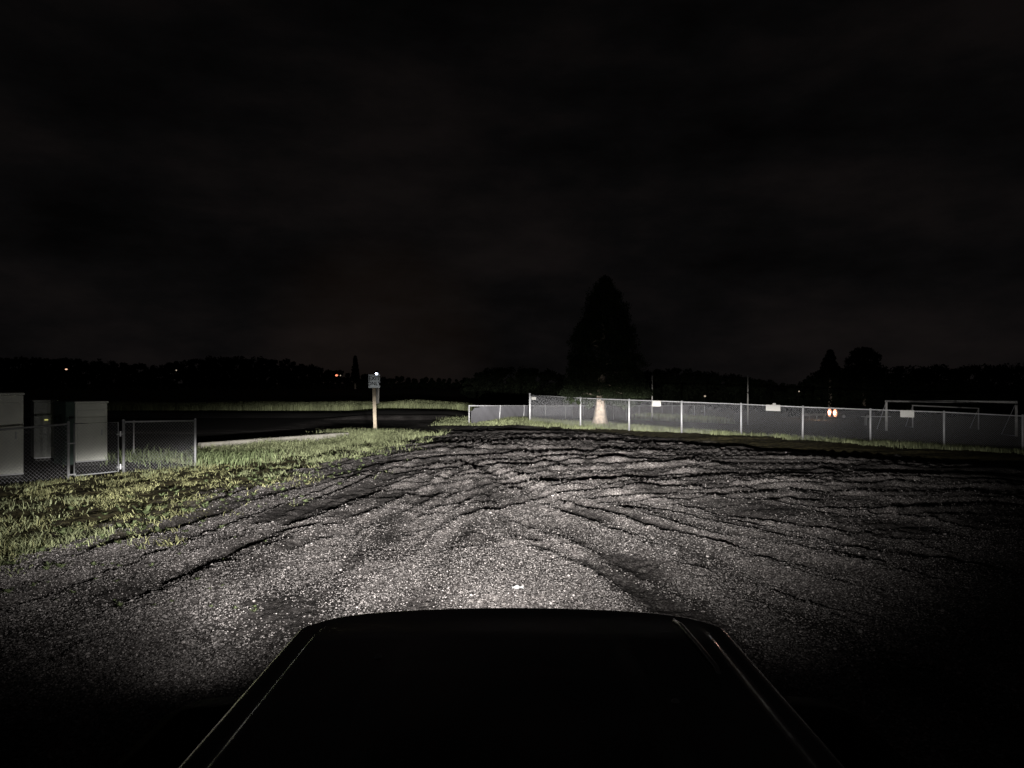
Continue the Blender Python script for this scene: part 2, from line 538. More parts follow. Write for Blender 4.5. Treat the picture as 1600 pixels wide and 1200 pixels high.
def Hf(x, y):
    """full height with ruts and small relief"""
    z = Hb(x, y)
    g = grassy(x, y); yd = inyard(x, y)
    near = sm(75, 40, np.hypot(x, y))
    paved = np.maximum(yd, sm(38.5, 39.5, y) * sm(yfence(x) * 0 + 3, 0, x))
    k = near * (1 - paved)
    z = z + rut(x, y) * (1 - 0.35 * g) * (1 - yd) * (0.9 + 0.6 * sm(6, 15, y))
    # wheel-combed streaks: fanning from the exit close by, sweeping across farther off
    ex, ey = x + 1.6, 24.0 - y
    er = np.hypot(ex, ey); et = np.arctan2(ex, ey)
    comb = (vnoise(et / 0.030, er / 3.0, 51) - 0.5) * 0.078 + (vnoise(et / 0.013, er / 1.6, 52) - 0.5) * 0.046
    cr_ = np.hypot(x - 7.0, y - 4.0); ct = np.arctan2(x - 7.0, y - 4.0)
    n1 = 1 - np.abs(2 * vnoise(ct / 0.42 + 0.3 * cr_, cr_ / 0.46, 53) - 1); n2 = 1 - np.abs(2 * vnoise(ct / 0.25, cr_ / 0.24 + ct * 2, 54) - 1)
    arc = n1 ** 5.5 * 0.085 + n2 ** 5 * 0.050 - 0.035 + (vnoise(ct / 0.04, cr_ / 0.12, 59) - 0.5) * 0.016
    arc = arc * (1 + 0.5 * sm(14, 22, y)) + (vnoise(x / 0.55, y / 0.13, 56) - 0.5) * 0.022 * sm(12, 20, y)
    mixr = sm(10.5, 14.5, y + 0.35 * np.clip(x, -4, 8) + (vnoise(x / 1.5, y / 1.5, 55) - 0.5) * 4) * sm(-4.5, -1.5, x)
    z = z + near * (1 - yd) * (1 - 0.6 * g) * sm(34, 28, y) * (comb * (1 - mixr) + arc * mixr)
    z = z + k * ((vnoise(x / 1.6, y / 1.1, 1) - 0.5) * 0.06 + (vnoise(x / 0.7, y / 0.32, 2) - 0.5) * 0.022)
    z = z + k * ((vnoise(x / 0.23, y / 0.15, 8) - 0.5) * 0.028 + (vnoise(x / 0.085, y / 0.07, 3) - 0.5) * 0.026 * sm(24, 13, np.hypot(x, y)) + (vnoise(x / 0.036, y / 0.036, 4) - 0.5) * 0.014 * sm(13, 8, np.hypot(x, y)))
    return z

# ------------------------------------------------------------------ ground sheets
def ground_material():
    m = bpy.data.materials.new('gravel_and_soil')
    m.use_nodes = True
    t = m.node_tree; t.nodes.clear(); K = t.links.new
    out = t.nodes.new('ShaderNodeOutputMaterial')
    p = t.nodes.new('ShaderNodeBsdfPrincipled')
    p.inputs['Roughness'].default_value = 0.85
    p.inputs['Specular IOR Level'].default_value = 0.25
    tcn = t.nodes.new('ShaderNodeTexCoord')
    v1 = t.nodes.new('ShaderNodeTexVoronoi'); v1.inputs['Scale'].default_value = 62
    v2 = t.nodes.new('ShaderNodeTexVoronoi'); v2.inputs['Scale'].default_value = 130
    for v in (v1, v2): K(tcn.outputs['Object'], v.inputs['Vector'])
    r1 = t.nodes.new('ShaderNodeValToRGB')
    cr = r1.color_ramp
    cr.elements[0].position = 0.0; cr.elements[0].color = (0.060, 0.054, 0.054, 1)
    cr.elements[1].position = 1.0; cr.elements[1].color = (0.52, 0.50, 0.48, 1)
    q = cr.elements.new(0.55); q.color = (0.15, 0.137, 0.137, 1)
    q = cr.elements.new(0.85); q.color = (0.27, 0.25, 0.25, 1)
    sx = t.nodes.new('ShaderNodeSeparateColor')
    K(v1.outputs['Color'], sx.inputs[0]); K(sx.outputs[0], r1.inputs['Fac'])
    n = t.nodes.new('ShaderNodeTexNoise'); n.inputs['Scale'].default_value = 0.7; n.inputs['Detail'].default_value = 6
    K(tcn.outputs['Object'], n.inputs['Vector'])
    mr = t.nodes.new('ShaderNodeMapRange')
    mr.inputs['From Min'].default_value = 0.35; mr.inputs['From Max'].default_value = 0.65
    mr.inputs['To Min'].default_value = 0.5; mr.inputs['To Max'].default_value = 1.1
    K(n.outputs['Fac'], mr.inputs['Value'])
    sc1 = t.nodes.new('ShaderNodeVectorMath'); sc1.operation = 'SCALE'
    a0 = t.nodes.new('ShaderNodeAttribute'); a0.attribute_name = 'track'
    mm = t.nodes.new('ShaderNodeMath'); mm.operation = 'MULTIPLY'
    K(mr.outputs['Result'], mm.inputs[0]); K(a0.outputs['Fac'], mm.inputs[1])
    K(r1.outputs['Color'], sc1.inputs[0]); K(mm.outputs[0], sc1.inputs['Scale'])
    # soil
    n2 = t.nodes.new('ShaderNodeTexNoise'); n2.inputs['Scale'].default_value = 9; n2.inputs['Detail'].default_value = 6
    K(tcn.outputs['Object'], n2.inputs['Vector'])
    r2 = t.nodes.new('ShaderNodeValToRGB')
    r2.color_ramp.elements[0].position = 0.35; r2.color_ramp.elements[0].color = (0.035, 0.03, 0.018, 1)
    r2.color_ramp.elements[1].position = 0.7; r2.color_ramp.elements[1].color = (0.13, 0.115, 0.055, 1)
    K(n2.outputs['Fac'], r2.inputs['Fac'])
    a1 = t.nodes.new('ShaderNodeAttribute'); a1.attribute_name = 'grassy'
    a2 = t.nodes.new('ShaderNodeAttribute'); a2.attribute_name = 'paved'
    m1 = t.nodes.new('ShaderNodeMix'); m1.data_type = 'RGBA'
    K(a1.outputs['Fac'], m1.inputs[0]); K(sc1.outputs['Vector'], m1.inputs[6]); K(r2.outputs['Color'], m1.inputs[7])
    m2 = t.nodes.new('ShaderNodeMix'); m2.data_type = 'RGBA'
    K(a2.outputs['Fac'], m2.inputs[0]); K(m1.outputs[2], m2.inputs[6])
    m2.inputs[7].default_value = (0.028, 0.027, 0.028, 1)
    K(m2.outputs[2], p.inputs['Base Color'])
    b1 = t.nodes.new('ShaderNodeBump'); b1.inputs['Distance'].default_value = 0.008; b1.inputs['Strength'].default_value = 0.75
    b1.invert = True
    K(v1.outputs['Distance'], b1.inputs['Height'])
    b2 = t.nodes.new('ShaderNodeBump'); b2.inputs['Distance'].default_value = 0.005; b2.inputs['Strength'].default_value = 0.5
    b2.invert = True
    K(v2.outputs['Distance'], b2.inputs['Height']); K(b1.outputs['Normal'], b2.inputs['Normal'])
    K(b2.outputs['Normal'], p.inputs['Normal'])
    K(p.outputs[0], out.inputs[0])
    return m
GM = ground_material()

def streak(x, y):
    et = np.arctan2(x + 1.6, 24.0 - y); er = np.hypot(x + 1.6, 24.0 - y)
    return 0.6 * vnoise(et / 0.028, er / 2.2, 57) + 0.4 * vnoise(et / 0.07, er / 0.8, 58)

def sheet(name, rs, th, mtl, zoff=0.0, full=True):
    RR, TT = np.meshgrid(rs, th, indexing='ij')
    X = RR * np.sin(TT); Y = RR * np.cos(TT)
    Z = (Hf(X, Y) if full else Hb(X, Y)) + zoff
    V = np.stack([X, Y, Z], -1).reshape(-1, 3)
    nr, ntn = RR.shape
    idx = np.arange(nr * ntn).reshape(nr, ntn)
    Fq = np.stack([idx[:-1, :-1], idx[:-1, 1:], idx[1:, 1:], idx[1:, :-1]], -1).reshape(-1, 4)[:, ::-1]
    g = grassy(X, Y); yd = inyard(X, Y)
    g = np.maximum(g, sm(56, 58, Y))
    pv = np.clip(yd * sm(30, 29, Y) * 0.9 + sm(29.5, 33, Y) * sm(56, 55, Y) * np.maximum(sm(-9.5, -11, X), sm(42.5, 43, Y) * sm(-2.5, -3.5, X)), 0, 1)
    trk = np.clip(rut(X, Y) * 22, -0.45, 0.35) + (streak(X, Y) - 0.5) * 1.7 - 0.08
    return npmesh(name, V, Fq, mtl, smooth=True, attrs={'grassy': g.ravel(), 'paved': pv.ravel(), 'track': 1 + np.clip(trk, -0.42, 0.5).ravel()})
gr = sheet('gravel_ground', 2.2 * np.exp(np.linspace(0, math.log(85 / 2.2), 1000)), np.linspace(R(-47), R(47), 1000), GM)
tag(gr, kind='structure')
# the land all round, a little below where the fine sheet lies on it
tr = sheet('ground', np.concatenate([np.linspace(0.3, 80, 60), np.exp(np.linspace(math.log(84), math.log(1500), 60))]),
           np.linspace(-math.pi, math.pi, 181), GM, -0.12, False)
me = tr.data
xy = np.zeros(len(me.vertices) * 3, dtype=np.float32); me.vertices.foreach_get('co', xy); xy = xy.reshape(-1, 3)
r_ = np.hypot(xy[:, 0], xy[:, 1]); xy[:, 2] += np.where(r_ > 90, 0.12, 0)
me.vertices.foreach_set('co', xy.ravel())
tag(tr, kind='structure')

# paved road crossing beyond the exit
rx = np.linspace(-60, 6, 160)
def road_y(x, s): return 42.7 + (x + 8) * 0.02 + s * 8.5
V = []; Fq = []
S = np.linspace(0, 1, 18)
for xx in rx:
    for s in S:
        yy = float(road_y(xx, s))
        camber = 0.07 * (1 - (2 * s - 1) ** 2)
        V.append((xx, yy, float(Hb(xx, yy)) + 0.035 + camber))
ns = len(S)
for i in range(len(rx) - 1):
    for j in range(ns - 1):
        a = i * ns + j
        Fq.append((a, a + ns, a + ns + 1, a + 1))
rd = npmesh('road', V, Fq, mat('worn_asphalt', (0.10, 0.095, 0.095), 0.85, 0, 0.45, 0.6, 0.3), smooth=True)
tag(rd, kind='structure')

# ------------------------------------------------------------------ loose stones
def stones(name, n, ymin, ymax, seed):
    g = np.random.default_rng(seed)
    u = g.random(n)
    y = ymin * (ymax / ymin) ** (u ** 1.0)
    lim = np.minimum(y * 0.68, 8.5)
    x = (g.random(n) * 2 - 1) * lim
    clump = vnoise(x / 0.6, y / 0.6, 33)
    keep = (grassy(x, y) < 0.5) & (inyard(x, y) < 0.5) & (g.random(n) < (0.35 + clump + 14 * rut(x, y) + 2.4 * (streak(x, y) - 0.5)) * (0.30 + 0.70 * sm(18, 7, y)))
    x = x[keep]; y = y[keep]; n = len(x)
    t = (1 + 5 ** 0.5) / 2
    iv = np.array([(-1, t, 0), (1, t, 0), (-1, -t, 0), (1, -t, 0), (0, -1, t), (0, 1, t), (0, -1, -t), (0, 1, -t), (t, 0, -1), (t, 0, 1), (-t, 0, -1), (-t, 0, 1)], float) / 1.9
    fi = np.array([(0, 11, 5), (0, 5, 1), (0, 1, 7), (0, 7, 10), (0, 10, 11), (1, 5, 9), (5, 11, 4), (11, 10, 2), (10, 7, 6), (7, 1, 8), (3, 9, 4), (3, 4, 2), (3, 2, 6), (3, 6, 8), (3, 8, 9), (4, 9, 5), (2, 4, 11), (6, 2, 10), (8, 6, 7), (9, 8, 1)])
    r = 0.0045 + 0.0040 * g.random(n) ** 1.5 + 0.012 * (g.random(n) > 0.985) * g.random(n)
    r = r * 0.92
    sx = r * (0.8 + 0.7 * g.random(n)); sy = r * (0.8 + 0.6 * g.random(n)); sz = r * (0.6 + 0.4 * g.random(n))
    V = iv[None] * (1 + 0.25 * (g.random((n, 12, 1)) - 0.5)) * np.stack([sx, sy, sz], -1)[:, None]
    a = g.random(n) * 6.28; ca = np.cos(a)[:, None]; sa = np.sin(a)[:, None]
    X = V[..., 0] * ca - V[..., 1] * sa + x[:, None]; Y = V[..., 0] * sa + V[..., 1] * ca + y[:, None]
    Z = V[..., 2] + (Hf(x, y) + sz * 0.35)[:, None]
    V = np.stack([X, Y, Z], -1).reshape(-1, 3)
    Fc = (fi[None] + (np.arange(n) * 12)[:, None, None]).reshape(-1, 3)
    tone = np.where(g.random(n) < 0.20, 1.3 + 0.9 * g.random(n), 0.30 + 0.75 * g.random(n))
    o = npmesh(name, V, Fc, stonem, attrs={'tone': np.repeat(tone, 12)})
    return tag(o, 'pale crushed stones loose over the gravel in the headlamp beams', 'gravel', kind='stuff')
stones('loose_gravel', 340000, 4.3, 25.0, 5)

# ------------------------------------------------------------------ grass blades
def blades(name, x, y, h, w, m, label, cat, seed, lean=0.35, zf=None, tonev=0.35):
    g = np.random.default_rng(seed)
    n = len(x)
    z = (zf or Hf)(x, y) - 0.01
    a = g.random(n) * 6.283
    dx, dy = np.cos(a), np.sin(a)
    b = g.random(n) * 6.283
    ln = lean * g.random(n) ** 0.7 * h
    lx, ly = np.cos(b) * ln, np.sin(b) * ln
    k = h * (0.55 + 0.1 * g.random(n))
    P0 = np.stack([x - dx * w, y - dy * w, z], -1); P1 = np.stack([x + dx * w, y + dy * w, z], -1)
    P2 = np.stack([x + lx * .4 - dx * w * .8, y + ly * .4 - dy * w * .8, z + k], -1)
    P3 = np.stack([x + lx * .4 + dx * w * .8, y + ly * .4 + dy * w * .8, z + k], -1)
    P4 = np.stack([x + lx * 1.3, y + ly * 1.3, z + h * (1 - 0.25 * g.random(n))], -1)
    V = np.stack([P0, P1, P2, P3, P4], 1).reshape(-1, 3)
    base = (np.arange(n) * 5)[:, None, None]
    Fc = (np.array([(0, 1, 3), (0, 3, 2), (2, 3, 4)])[None] + base).reshape(-1, 3)
    tone = (1 - tonev) + 2 * tonev * g.random(n)
    o = npmesh(name, V, Fc, m, attrs={'tone': np.repeat(tone, 5)})
    return tag(o, label, cat, kind='stuff')

def patch(n, x0, x1, y0, y1, cond, seed, tuft=7, spread=0.05):
    g = np.random.default_rng(seed)
    k = n // tuft
    cx = x0 + (x1 - x0) * g.random(k); cy = y0 + (y1 - y0) * g.random(k)
    x = (cx[:, None] + g.normal(0, spread, (k, tuft))).ravel(); y = (cy[:, None] + g.normal(0, spread, (k, tuft))).ravel()
    pr = cond(x, y)
    ok = g.random(len(x)) < pr
    return x[ok], y[ok]

def leftc(x, y):
    e = grass_edge(y) - x
    cl = vnoise(x / 0.7, y / 0.7, 61)
    cl2 = vnoise(x / 0.22, y / 0.22, 62)
    rutm = rut(x, y) < -0.010
    d = sm(-0.9, 2.4, e + (cl - 0.5) * 3.2) * (0.06 + 1.0 * sm(0.40, 0.62, cl2 * 0.55 + cl * 0.3 + 0.15 * sm(16, 26, y) + 0.15 * vnoise(x / 2.1, y / 2.1, 63)))
    d = 0.8 * d * (1 - 0.93 * np.exp(-((e - 0.75 - 0.3 * cl) / 0.17) ** 2)) * (1 - 0.9 * np.exp(-((e - 2.35 - 0.3 * cl) / 0.2) ** 2))
    return d * (1 - 0.85 * rutm) * (1 - sm(0.1, 0.6, inyard(x, y))) * sm(29.6, 28.8, y + cl * 0.8)
x, y = patch(330000, -13.5, -1.6, 6.5, 29.5, leftc, 1)
g = np.random.default_rng(9)
tall = sm(15, 26, y) * (0.6 + 0.6 * vnoise(x / 1.1, y / 1.1, 77))
h = (0.03 + 0.10 * g.random(len(x)) ** 2.2) * (1 + 1.1 * tall) * (0.7 + 0.6 * vnoise(x / 0.5, y / 0.5, 78))
dry = vnoise(x / 1.3, y / 1.3, 79) + 0.5 * sm(20, 10, y) - 0.55 * sm(17, 24, y) + 0.3 * (g.random(len(x)) - 0.5) > 0.76
w = 0.004 + 0.004 * g.random(len(x))
blades('grass', x[~dry], y[~dry], h[~dry], w[~dry], grassm, 'green grass and clover along the left edge of the gravel lot', 'grass', 2, 1.1)
blades('dry_grass', x[dry], y[dry], h[dry] * 0.8, w[dry], drygr, 'yellowed short grass patches along the left edge of the gravel', 'grass', 3, 1.6)
# tall bright clump round the exit post and along the curb
def exitc(x, y):
    return np.exp(-((x + 5.2 + (y - 27.5) * 0.15) / 1.5) ** 4 - ((y - 27.3) / 1.6) ** 4) * (0.4 + 0.6 * (vnoise(x / .4, y / .4, 5) > 0.35))
x, y = patch(26000, -7.6, -2.8, 25.0, 29.6, exitc, 12)
g = np.random.default_rng(10)
blades('grass_clump', x, y, 0.10 + 0.20 * g.random(len(x)) ** 1.5, 0.005 + 0.005 * g.random(len(x)), grassm,
       'tall bright grass growing round the foot of the exit sign post', 'grass', 13)
# weeds in front of and behind the left enclosure
def weedc(x, y):
    c1 = 0.6 * np.exp(-((x + 6.9) / 0.8) ** 2 - ((y - 18.9) / 1.1) ** 2)
    c2 = np.exp(-((x + 8.8) / 1.3) ** 2 - ((y - 19.6) / 0.9) ** 2) * 1.0
    return np.clip(c1 + c2, 0, 1)
x, y = patch(15000, -12, -5.5, 17.0, 22.0, weedc, 14, 12, 0.06)
g = np.random.default_rng(15)
blades('tall_weeds', x, y, 0.08 + 0.24 * g.random(len(x)) ** 1.8, 0.006 + 0.008 * g.random(len(x)), weedm,
       'taller leafy weeds by and behind the chain link corner post', 'weeds', 16, 0.6)
# grass under the right fence
def fencec(x, y):
    q = (y - yfence(x)) * 0.71
    n1 = vnoise(x / 0.5, y / 0.5, 91)
    lo = -0.35 - 1.9 * sm(7.5, 0.5, x)
    a = sm(lo, lo + 0.6, q + (n1 - 0.5) * 0.6) * sm(3.5, 1.5, q) * sm(-0.5, 1.5, x)
    b = sm(-3.6, -3.0, x + (n1 - 0.5)) * sm(34.2, 35.0, y + (n1 - 0.5) * 0.8 - 0.0) * sm(41, 39, y) * sm(3, 1, x)
    return np.clip(np.maximum(a, b), 0, 1) * (0.5 + 0.5 * (n1 > 0.3))
x, y = patch(330000, -4.2, 24, 11, 41, fencec, 17)
g = np.random.default_rng(18)
hh = 0.09 + 0.20 * g.random(len(x)) ** 1.7 + 0.10 * vnoise(x / 0.9, y / 0.9, 92)
hh *= (0.75 + 0.35 * sm(-1.6, 0.0, (y - yfence(x)) * 0.71)) * (0.75 - 0.2 * sm(4, 12, x))
blades('fence_grass', x, y, hh, 0.006 + 0.006 * g.random(len(x)), grassm,
       'grass strip growing under the long chain link fence on the right', 'grass', 19)
# far verge beyond the road
def vergec(x, y):
    n1 = vnoise(x / 2.0, y / 2.0, 95)
    return sm(55.2, 56.2, y + (n1 - 0.5)) * (0.45 + 0.55 * (n1 > 0.25))
x, y = patch(120000, -32, 16, 55, 62, vergec, 20, 9, 0.15)
g = np.random.default_rng(21)
blades('verge_grass', x, y, 0.18 + 0.30 * g.random(len(x)) ** 1.5 + 0.2 * vnoise(x / 2.3, y / 2.3, 96), 0.014 + 0.016 * g.random(len(x)), grassm,
       'tall roadside grass on the far side of the paved road', 'grass', 22, 0.3, Hb)
# scattered broad weeds on the gravel border
def rosettes(name, spots, seed, label):
    g = np.random.default_rng(seed)
    V = []; Fc = []; tn = []
    for (cx, cy, sz) in spots:
        z0 = float(Hf(np.array([cx]), np.array([cy]))[0])
        tt = g.uniform(0.7, 1.25)
        for k in range(int(g.integers(10, 22))):
            a = g.random() * 6.283; l = sz * g.uniform(0.5, 1.2); up = g.uniform(0.2, 1.3)
            d = np.array((math.cos(a), math.sin(a), 0)); s = np.array((-d[1], d[0], 0)); wd = l * g.uniform(0.14, 0.26)
            o = np.array((cx, cy, z0)) + d * sz * 0.1
            b = len(V)
            V += [o, o + d * l * .45 + s * wd + (0, 0, l * up * .5), o + d * l * .45 - s * wd + (0, 0, l * up * .5), o + d * l + (0, 0, l * up * .62)]
            Fc += [(b, b + 1, b + 2), (b + 1, b + 3, b + 2)]
            tn += [tt * g.uniform(0.8, 1.2)] * 4
    return tag(npmesh(name, V, Fc, weedm, attrs={'tone': tn}), label, 'weeds', kind='stuff')
g = np.random.default_rng(31)
sp = []
for _ in range(420):
    yy = g.uniform(7, 26); xx = float(grass_edge(np.array([yy]))[0]) + g.normal(-0.2, 0.75)
    if xx < yy * 0.68 and rut(np.array([xx]), np.array([yy]))[0] > -0.02:
        sp.append((xx, yy, g.uniform(0.03, 0.085)))
for (px, py, s) in [(215,800,.13),(228,806,.14),(240,812,.12),(205,822,.12),(222,828,.1),(260,806,.12),(290,800,.12),(320,795,.09),(190,825,.1),(205,780,.1),(300,800,.1),(247,828,.09)]:
    q = P(px, py); sp.append((q.x, q.y, s))
for _ in range(45):
    px = g.uniform(20, 420); py = g.uniform(790, 960)
    q = P(px, py); sp.append((q.x, q.y, g.uniform(0.02, 0.045)))
rosettes('broadleaf_weeds', sp, 32, 'low broadleaf weeds sprouting along the gravel and grass border')

# ------------------------------------------------------------------ chain link
def chain(segs, name, m, parent, r=0.0016, pitch=0.071, z0=0.03):
    """segs: list of (A, B, topA, topB) ground points and top heights (world)"""
    V = []; Fc = []
    def wireline(p, q):
        d = (q - p)
        if d.length < 1e-4: return
        d.normalize()
        u = d.cross(Vector((0, 0, 1))).normalized(); w = u.cross(d)
        b = len(V)
        for s in (p, q):
            for k in range(3):
                a = 2.0944 * k
                V.append(s + (u * math.cos(a) + w * math.sin(a)) * r)
        for k in range(3):
            j = (k + 1) % 3
            Fc.append((b + k, b + j, b + 3 + j, b + 3 + k))
    for A, B, ta, tb in segs:
        Ln = (Vector((B.x, B.y, 0)) - Vector((A.x, A.y, 0))).length
        Hh = ((ta - A.z) + (tb - B.z)) / 2 - z0 - 0.02
        def pt(s, t):
            f = s / Ln
            base = A.lerp(B, f)
            hgt = (ta - A.z) * (1 - f) + (tb - B.z) * f - z0 - 0.02
            return Vector((base.x, base.y, base.z + z0 + hgt * t / Hh))
        for sgn in (1, -1):
            k = -Hh if sgn > 0 else 0.0
            end = Ln if sgn > 0 else Ln + Hh
            while k < end:
                # line s = k + sgn*t
                if sgn > 0:
                    t0 = max(0, -k); t1 = min(Hh, Ln - k)
                    if t1 > t0: wireline(pt(k + t0, t0), pt(k + t1, t1))
                else:
                    t0 = max(0, k - Ln); t1 = min(Hh, k)
                    if t1 > t0: wireline(pt(k - t0, t0), pt(k - t1, t1))
                k += pitch
    return npmesh(name, [tuple(v) for v in V], Fc, m, parent)

def post_mesh(h, r, n=10):
    b = MB()
    b.tube([(0, 0, -0.15), (0, 0, h)], r, n)
    b.tube([(0, 0, h), (0, 0, h + r * 0.5), (0, 0, h + r * 0.9)], [r * 1.15, r * 1.0, r * 0.4], n)
    return b

# ---- long fence on the right
fp = [(828, 661, 617), (907, 668, 622), (983, 673, 625), (1065, 677, 628), (1158, 681, 631.5), (1254, 688, 636), (1360, 692, 640), (1475, 699, 644), (1598, 706, 650), (1735, 714, 657)]
base0 = P(*fp[0][:2])
lf = thing('chain_link_fence', base0, 'long galvanised chain link fence on round posts running past the conifer to the right edge', 'fence')
inv0 = base0
posts = []
for px, yb, yt in fp:
    g0 = P(px, yb)
    top = CAMH - (yt - 600) / F * g0.y
    posts.append((g0, top))
for i, (g0, top) in enumerate(posts):
    r = 0.043 if i == 0 else 0.036
    o = post_mesh(top - g0.z + (0.05 if i == 0 else 0.02), r).build('post', galv, lf, True)
    o.location = g0 - inv0
    if i == 5: o.rotation_euler = (0, R(0.8), 0)
tb = MB()
tb.tube([Vector((g0.x, g0.y, t)) - inv0 for g0, t in posts], 0.021, 8)
tb.build('top_rail', galv, lf, True)
for i in range(len(posts) - 1):
    chain([(posts[i][0] - inv0, posts[i + 1][0] - inv0, posts[i][1] - inv0.z, posts[i + 1][1] - inv0.z)], 'chain_link_mesh', wire, lf, r=0.0022)

# ---- low fence with windscreen fabric, behind
lp = []
d0 = [(733, 35.0), (780, 37.5), (818, 40.0), (852, 42.5), (883, 45.0), (911, 47.5), (936, 49.9), (958, 52.2), (978, 54.6), (998, 57.0), (1017, 59.6), (1034, 62.0), (1050, 64.5), (1068, 67.2), (1085, 70), (1101, 73)]
for px, d in d0:
    x = (px - 800) / F * d
    zt = CAMH - (634.0 - 600) / F * d
    zb = min(float(Hb(x, d)), zt - 0.75)
    lp.append((Vector((x, d, zb)), zt))
o0 = lp[0][0].copy()
wf = thing('windscreen_fence', o0, 'low white-railed field fence hung with grey and brown windscreen fabric behind the conifer', 'fence')
tilt = {1: (R(0), R(5)), 2: (R(0), R(2.5))}
for i, (p, zt) in enumerate(lp):
    o = post_mesh(zt - p.z, 0.032 if i < 6 else 0.042).build('post', galv, wf, True)
    o.location = p - o0
    if i in tilt: o.rotation_euler = (tilt[i][0], tilt[i][1], 0)
tb = MB(); tb.tube([Vector((p.x, p.y, zt)) - o0 for p, zt in lp], 0.024, 8); tb.build('top_rail', galv, wf, True)
def fabric(name, i0, f0, i1, f1, m, torn):
    def pos(s):
        i = min(int(s), len(lp) - 2); f = s - i
        a, b = lp[i], lp[i + 1]
        return a[0].lerp(b[0], f), a[1] * (1 - f) + b[1] * f
    s0, s1 = i0 + f0, i1 + f1
    n = int((s1 - s0) * 16) + 1; mrows = 9
    V = []; Fc = []
    for side in (0, 1):
        for i in range(n):
            s = s0 + (s1 - s0) * i / (n - 1)
            b, zt = pos(s)
            for j in range(mrows):
                t = j / (mrows - 1)
                drop = 0.03
                if torn:
                    drop += 0.28 * max(0, 1 - (s - s0) / 0.33) ** 1.2 * (0.7 + 0.3 * math.sin(i * 1.9))
                z = b.z + 0.02 + (zt - drop - b.z - 0.02) * t
                wv = 0.018 * math.sin(s * 9 + t * 3) + 0.012 * math.sin(s * 23 + j)
                V.append((b.x - o0.x + wv, b.y - o0.y - 0.05 + wv + side * 0.004, z - o0.z))
    N = n * mrows
    for i in range(n - 1):
        for j in range(mrows - 1):
            a = i * mrows + j
            Fc.append((a, a + mrows, a + mrows + 1, a + 1))
            Fc.append((N + a, N + a + 1, N + a + mrows + 1, N + a + mrows))
    for i in range(n - 1):
        for a, b in ((i * mrows, (i + 1) * mrows), (i * mrows + mrows - 1, (i + 1) * mrows + mrows - 1)):
            Fc.append((a, N + a, N + b, b))
    for i in (0, n - 1):
        for j in range(mrows - 1):
            a = i * mrows + j
            Fc.append((a, a + 1, N + a + 1, N + a))
    o = npmesh(name, V, Fc, m, wf, smooth=False)
    return o
o = fabric('windscreen_panel', 0, 0.05, 4, 0.42, screen_a, True); o['label'] = 'pale grey windscreen fabric with torn top corner'
o = fabric('windscreen_panel', 4, 0.43, 13, 0.4, screen_b, False); o['label'] = 'darker brownish windscreen fabric'

# ---- left enclosure with gate
ep = [(-70, 764, 675), (107, 750, 660), (193, 741, 657), (305, 730, 655)]
eposts = []
for px, yb, yt in ep:
    g0 = P(px, yb); eposts.append((g0, CAMH - (yt - 600) / F * g0.y))
e0 = eposts[1][0].copy()
ef = thing('enclosure_fence', e0, 'short chain link enclosure with a small gate in front of the white cabinets', 'fence')
for i, (g0, top) in enumerate(eposts):
    o = post_mesh(top - g0.z, 0.027 if i != 2 else 0.032).build('post', dark_steel, ef, True)
    o.location = g0 - e0
rb = MB()
rb.tube([Vector((g.x, g.y, t - 0.03)) - e0 for g, t in eposts[:2]], 0.02, 8)
rb.build('top_rail', dark_steel, ef, True); rb = MB()
rb.tube([Vector((g.x, g.y, t - 0.03)) - e0 for g, t in eposts[2:]], 0.02, 8)
rb.build('top_rail', dark_steel, ef, True)
chain([(eposts[0][0] - e0, eposts[1][0] - e0, eposts[0][1] - e0.z - 0.02, eposts[1][1] - e0.z - 0.02)], 'chain_link_mesh', wire, ef, r=0.0016)
chain([(eposts[2][0] - e0, eposts[3][0] - e0, eposts[2][1] - e0.z - 0.02, eposts[3][1] - e0.z - 0.02)], 'chain_link_mesh', wire, ef, r=0.0016)
# side return running back from the corner post
bk = Vector((-8.4, 21.6, float(Hb(-8.4, 21.6))))
# gate
gA = eposts[1][0].lerp(eposts[2][0], 0.10) - e0; gB = eposts[1][0].lerp(eposts[2][0], 0.90) - e0
ta = eposts[1][1] - e0.z - 0.03; tbb = eposts[2][1] - e0.z - 0.03
gt = MB()
gt.tube([gA + Vector((0, 0, 0.07)), gB + Vector((0, 0, 0.07)), Vector((gB.x, gB.y, tbb)), Vector((gA.x, gA.y, ta)), gA + Vector((0, 0, 0.07))], 0.016, 8)
gate = gt.build('gate', dark_steel, ef, True)
chain([(gA, gB, ta, tbb)], 'chain_link_mesh', wire, gate, r=0.0016, z0=0.08)
for zz in (0.16, 0.85):
    hg = MB()
    c = eposts[1][0].lerp(eposts[2][0], 0.95) - e0
    c0 = eposts[1][0].lerp(eposts[2][0], 0.88) - e0; c1 = eposts[2][0] - e0
    hg.tube([c0 + Vector((0, -0.02, zz)), c1 + Vector((0, -0.02, zz))], 0.016, 6)
    hg.tube([c + Vector((0, -0.02, zz - 0.05)), c + Vector((0, -0.02, zz + 0.06))], 0.02, 6)
    hg.build('hinge', galv, gate)
lt = MB()
c0 = eposts[1][0] - e0; c1 = eposts[1][0].lerp(eposts[2][0], 0.14) - e0
lt.tube([c0 + Vector((0, -0.03, 0.10)), c1 + Vector((0, -0.03, 0.10))], 0.014, 6)
lt.build('latch', galv, gate); lt = MB()
lt.tube([c0 + Vector((0, -0.03, 0.72)), c1 + Vector((0, -0.03, 0.72))], 0.014, 6)
lt.build('latch', galv, gate)

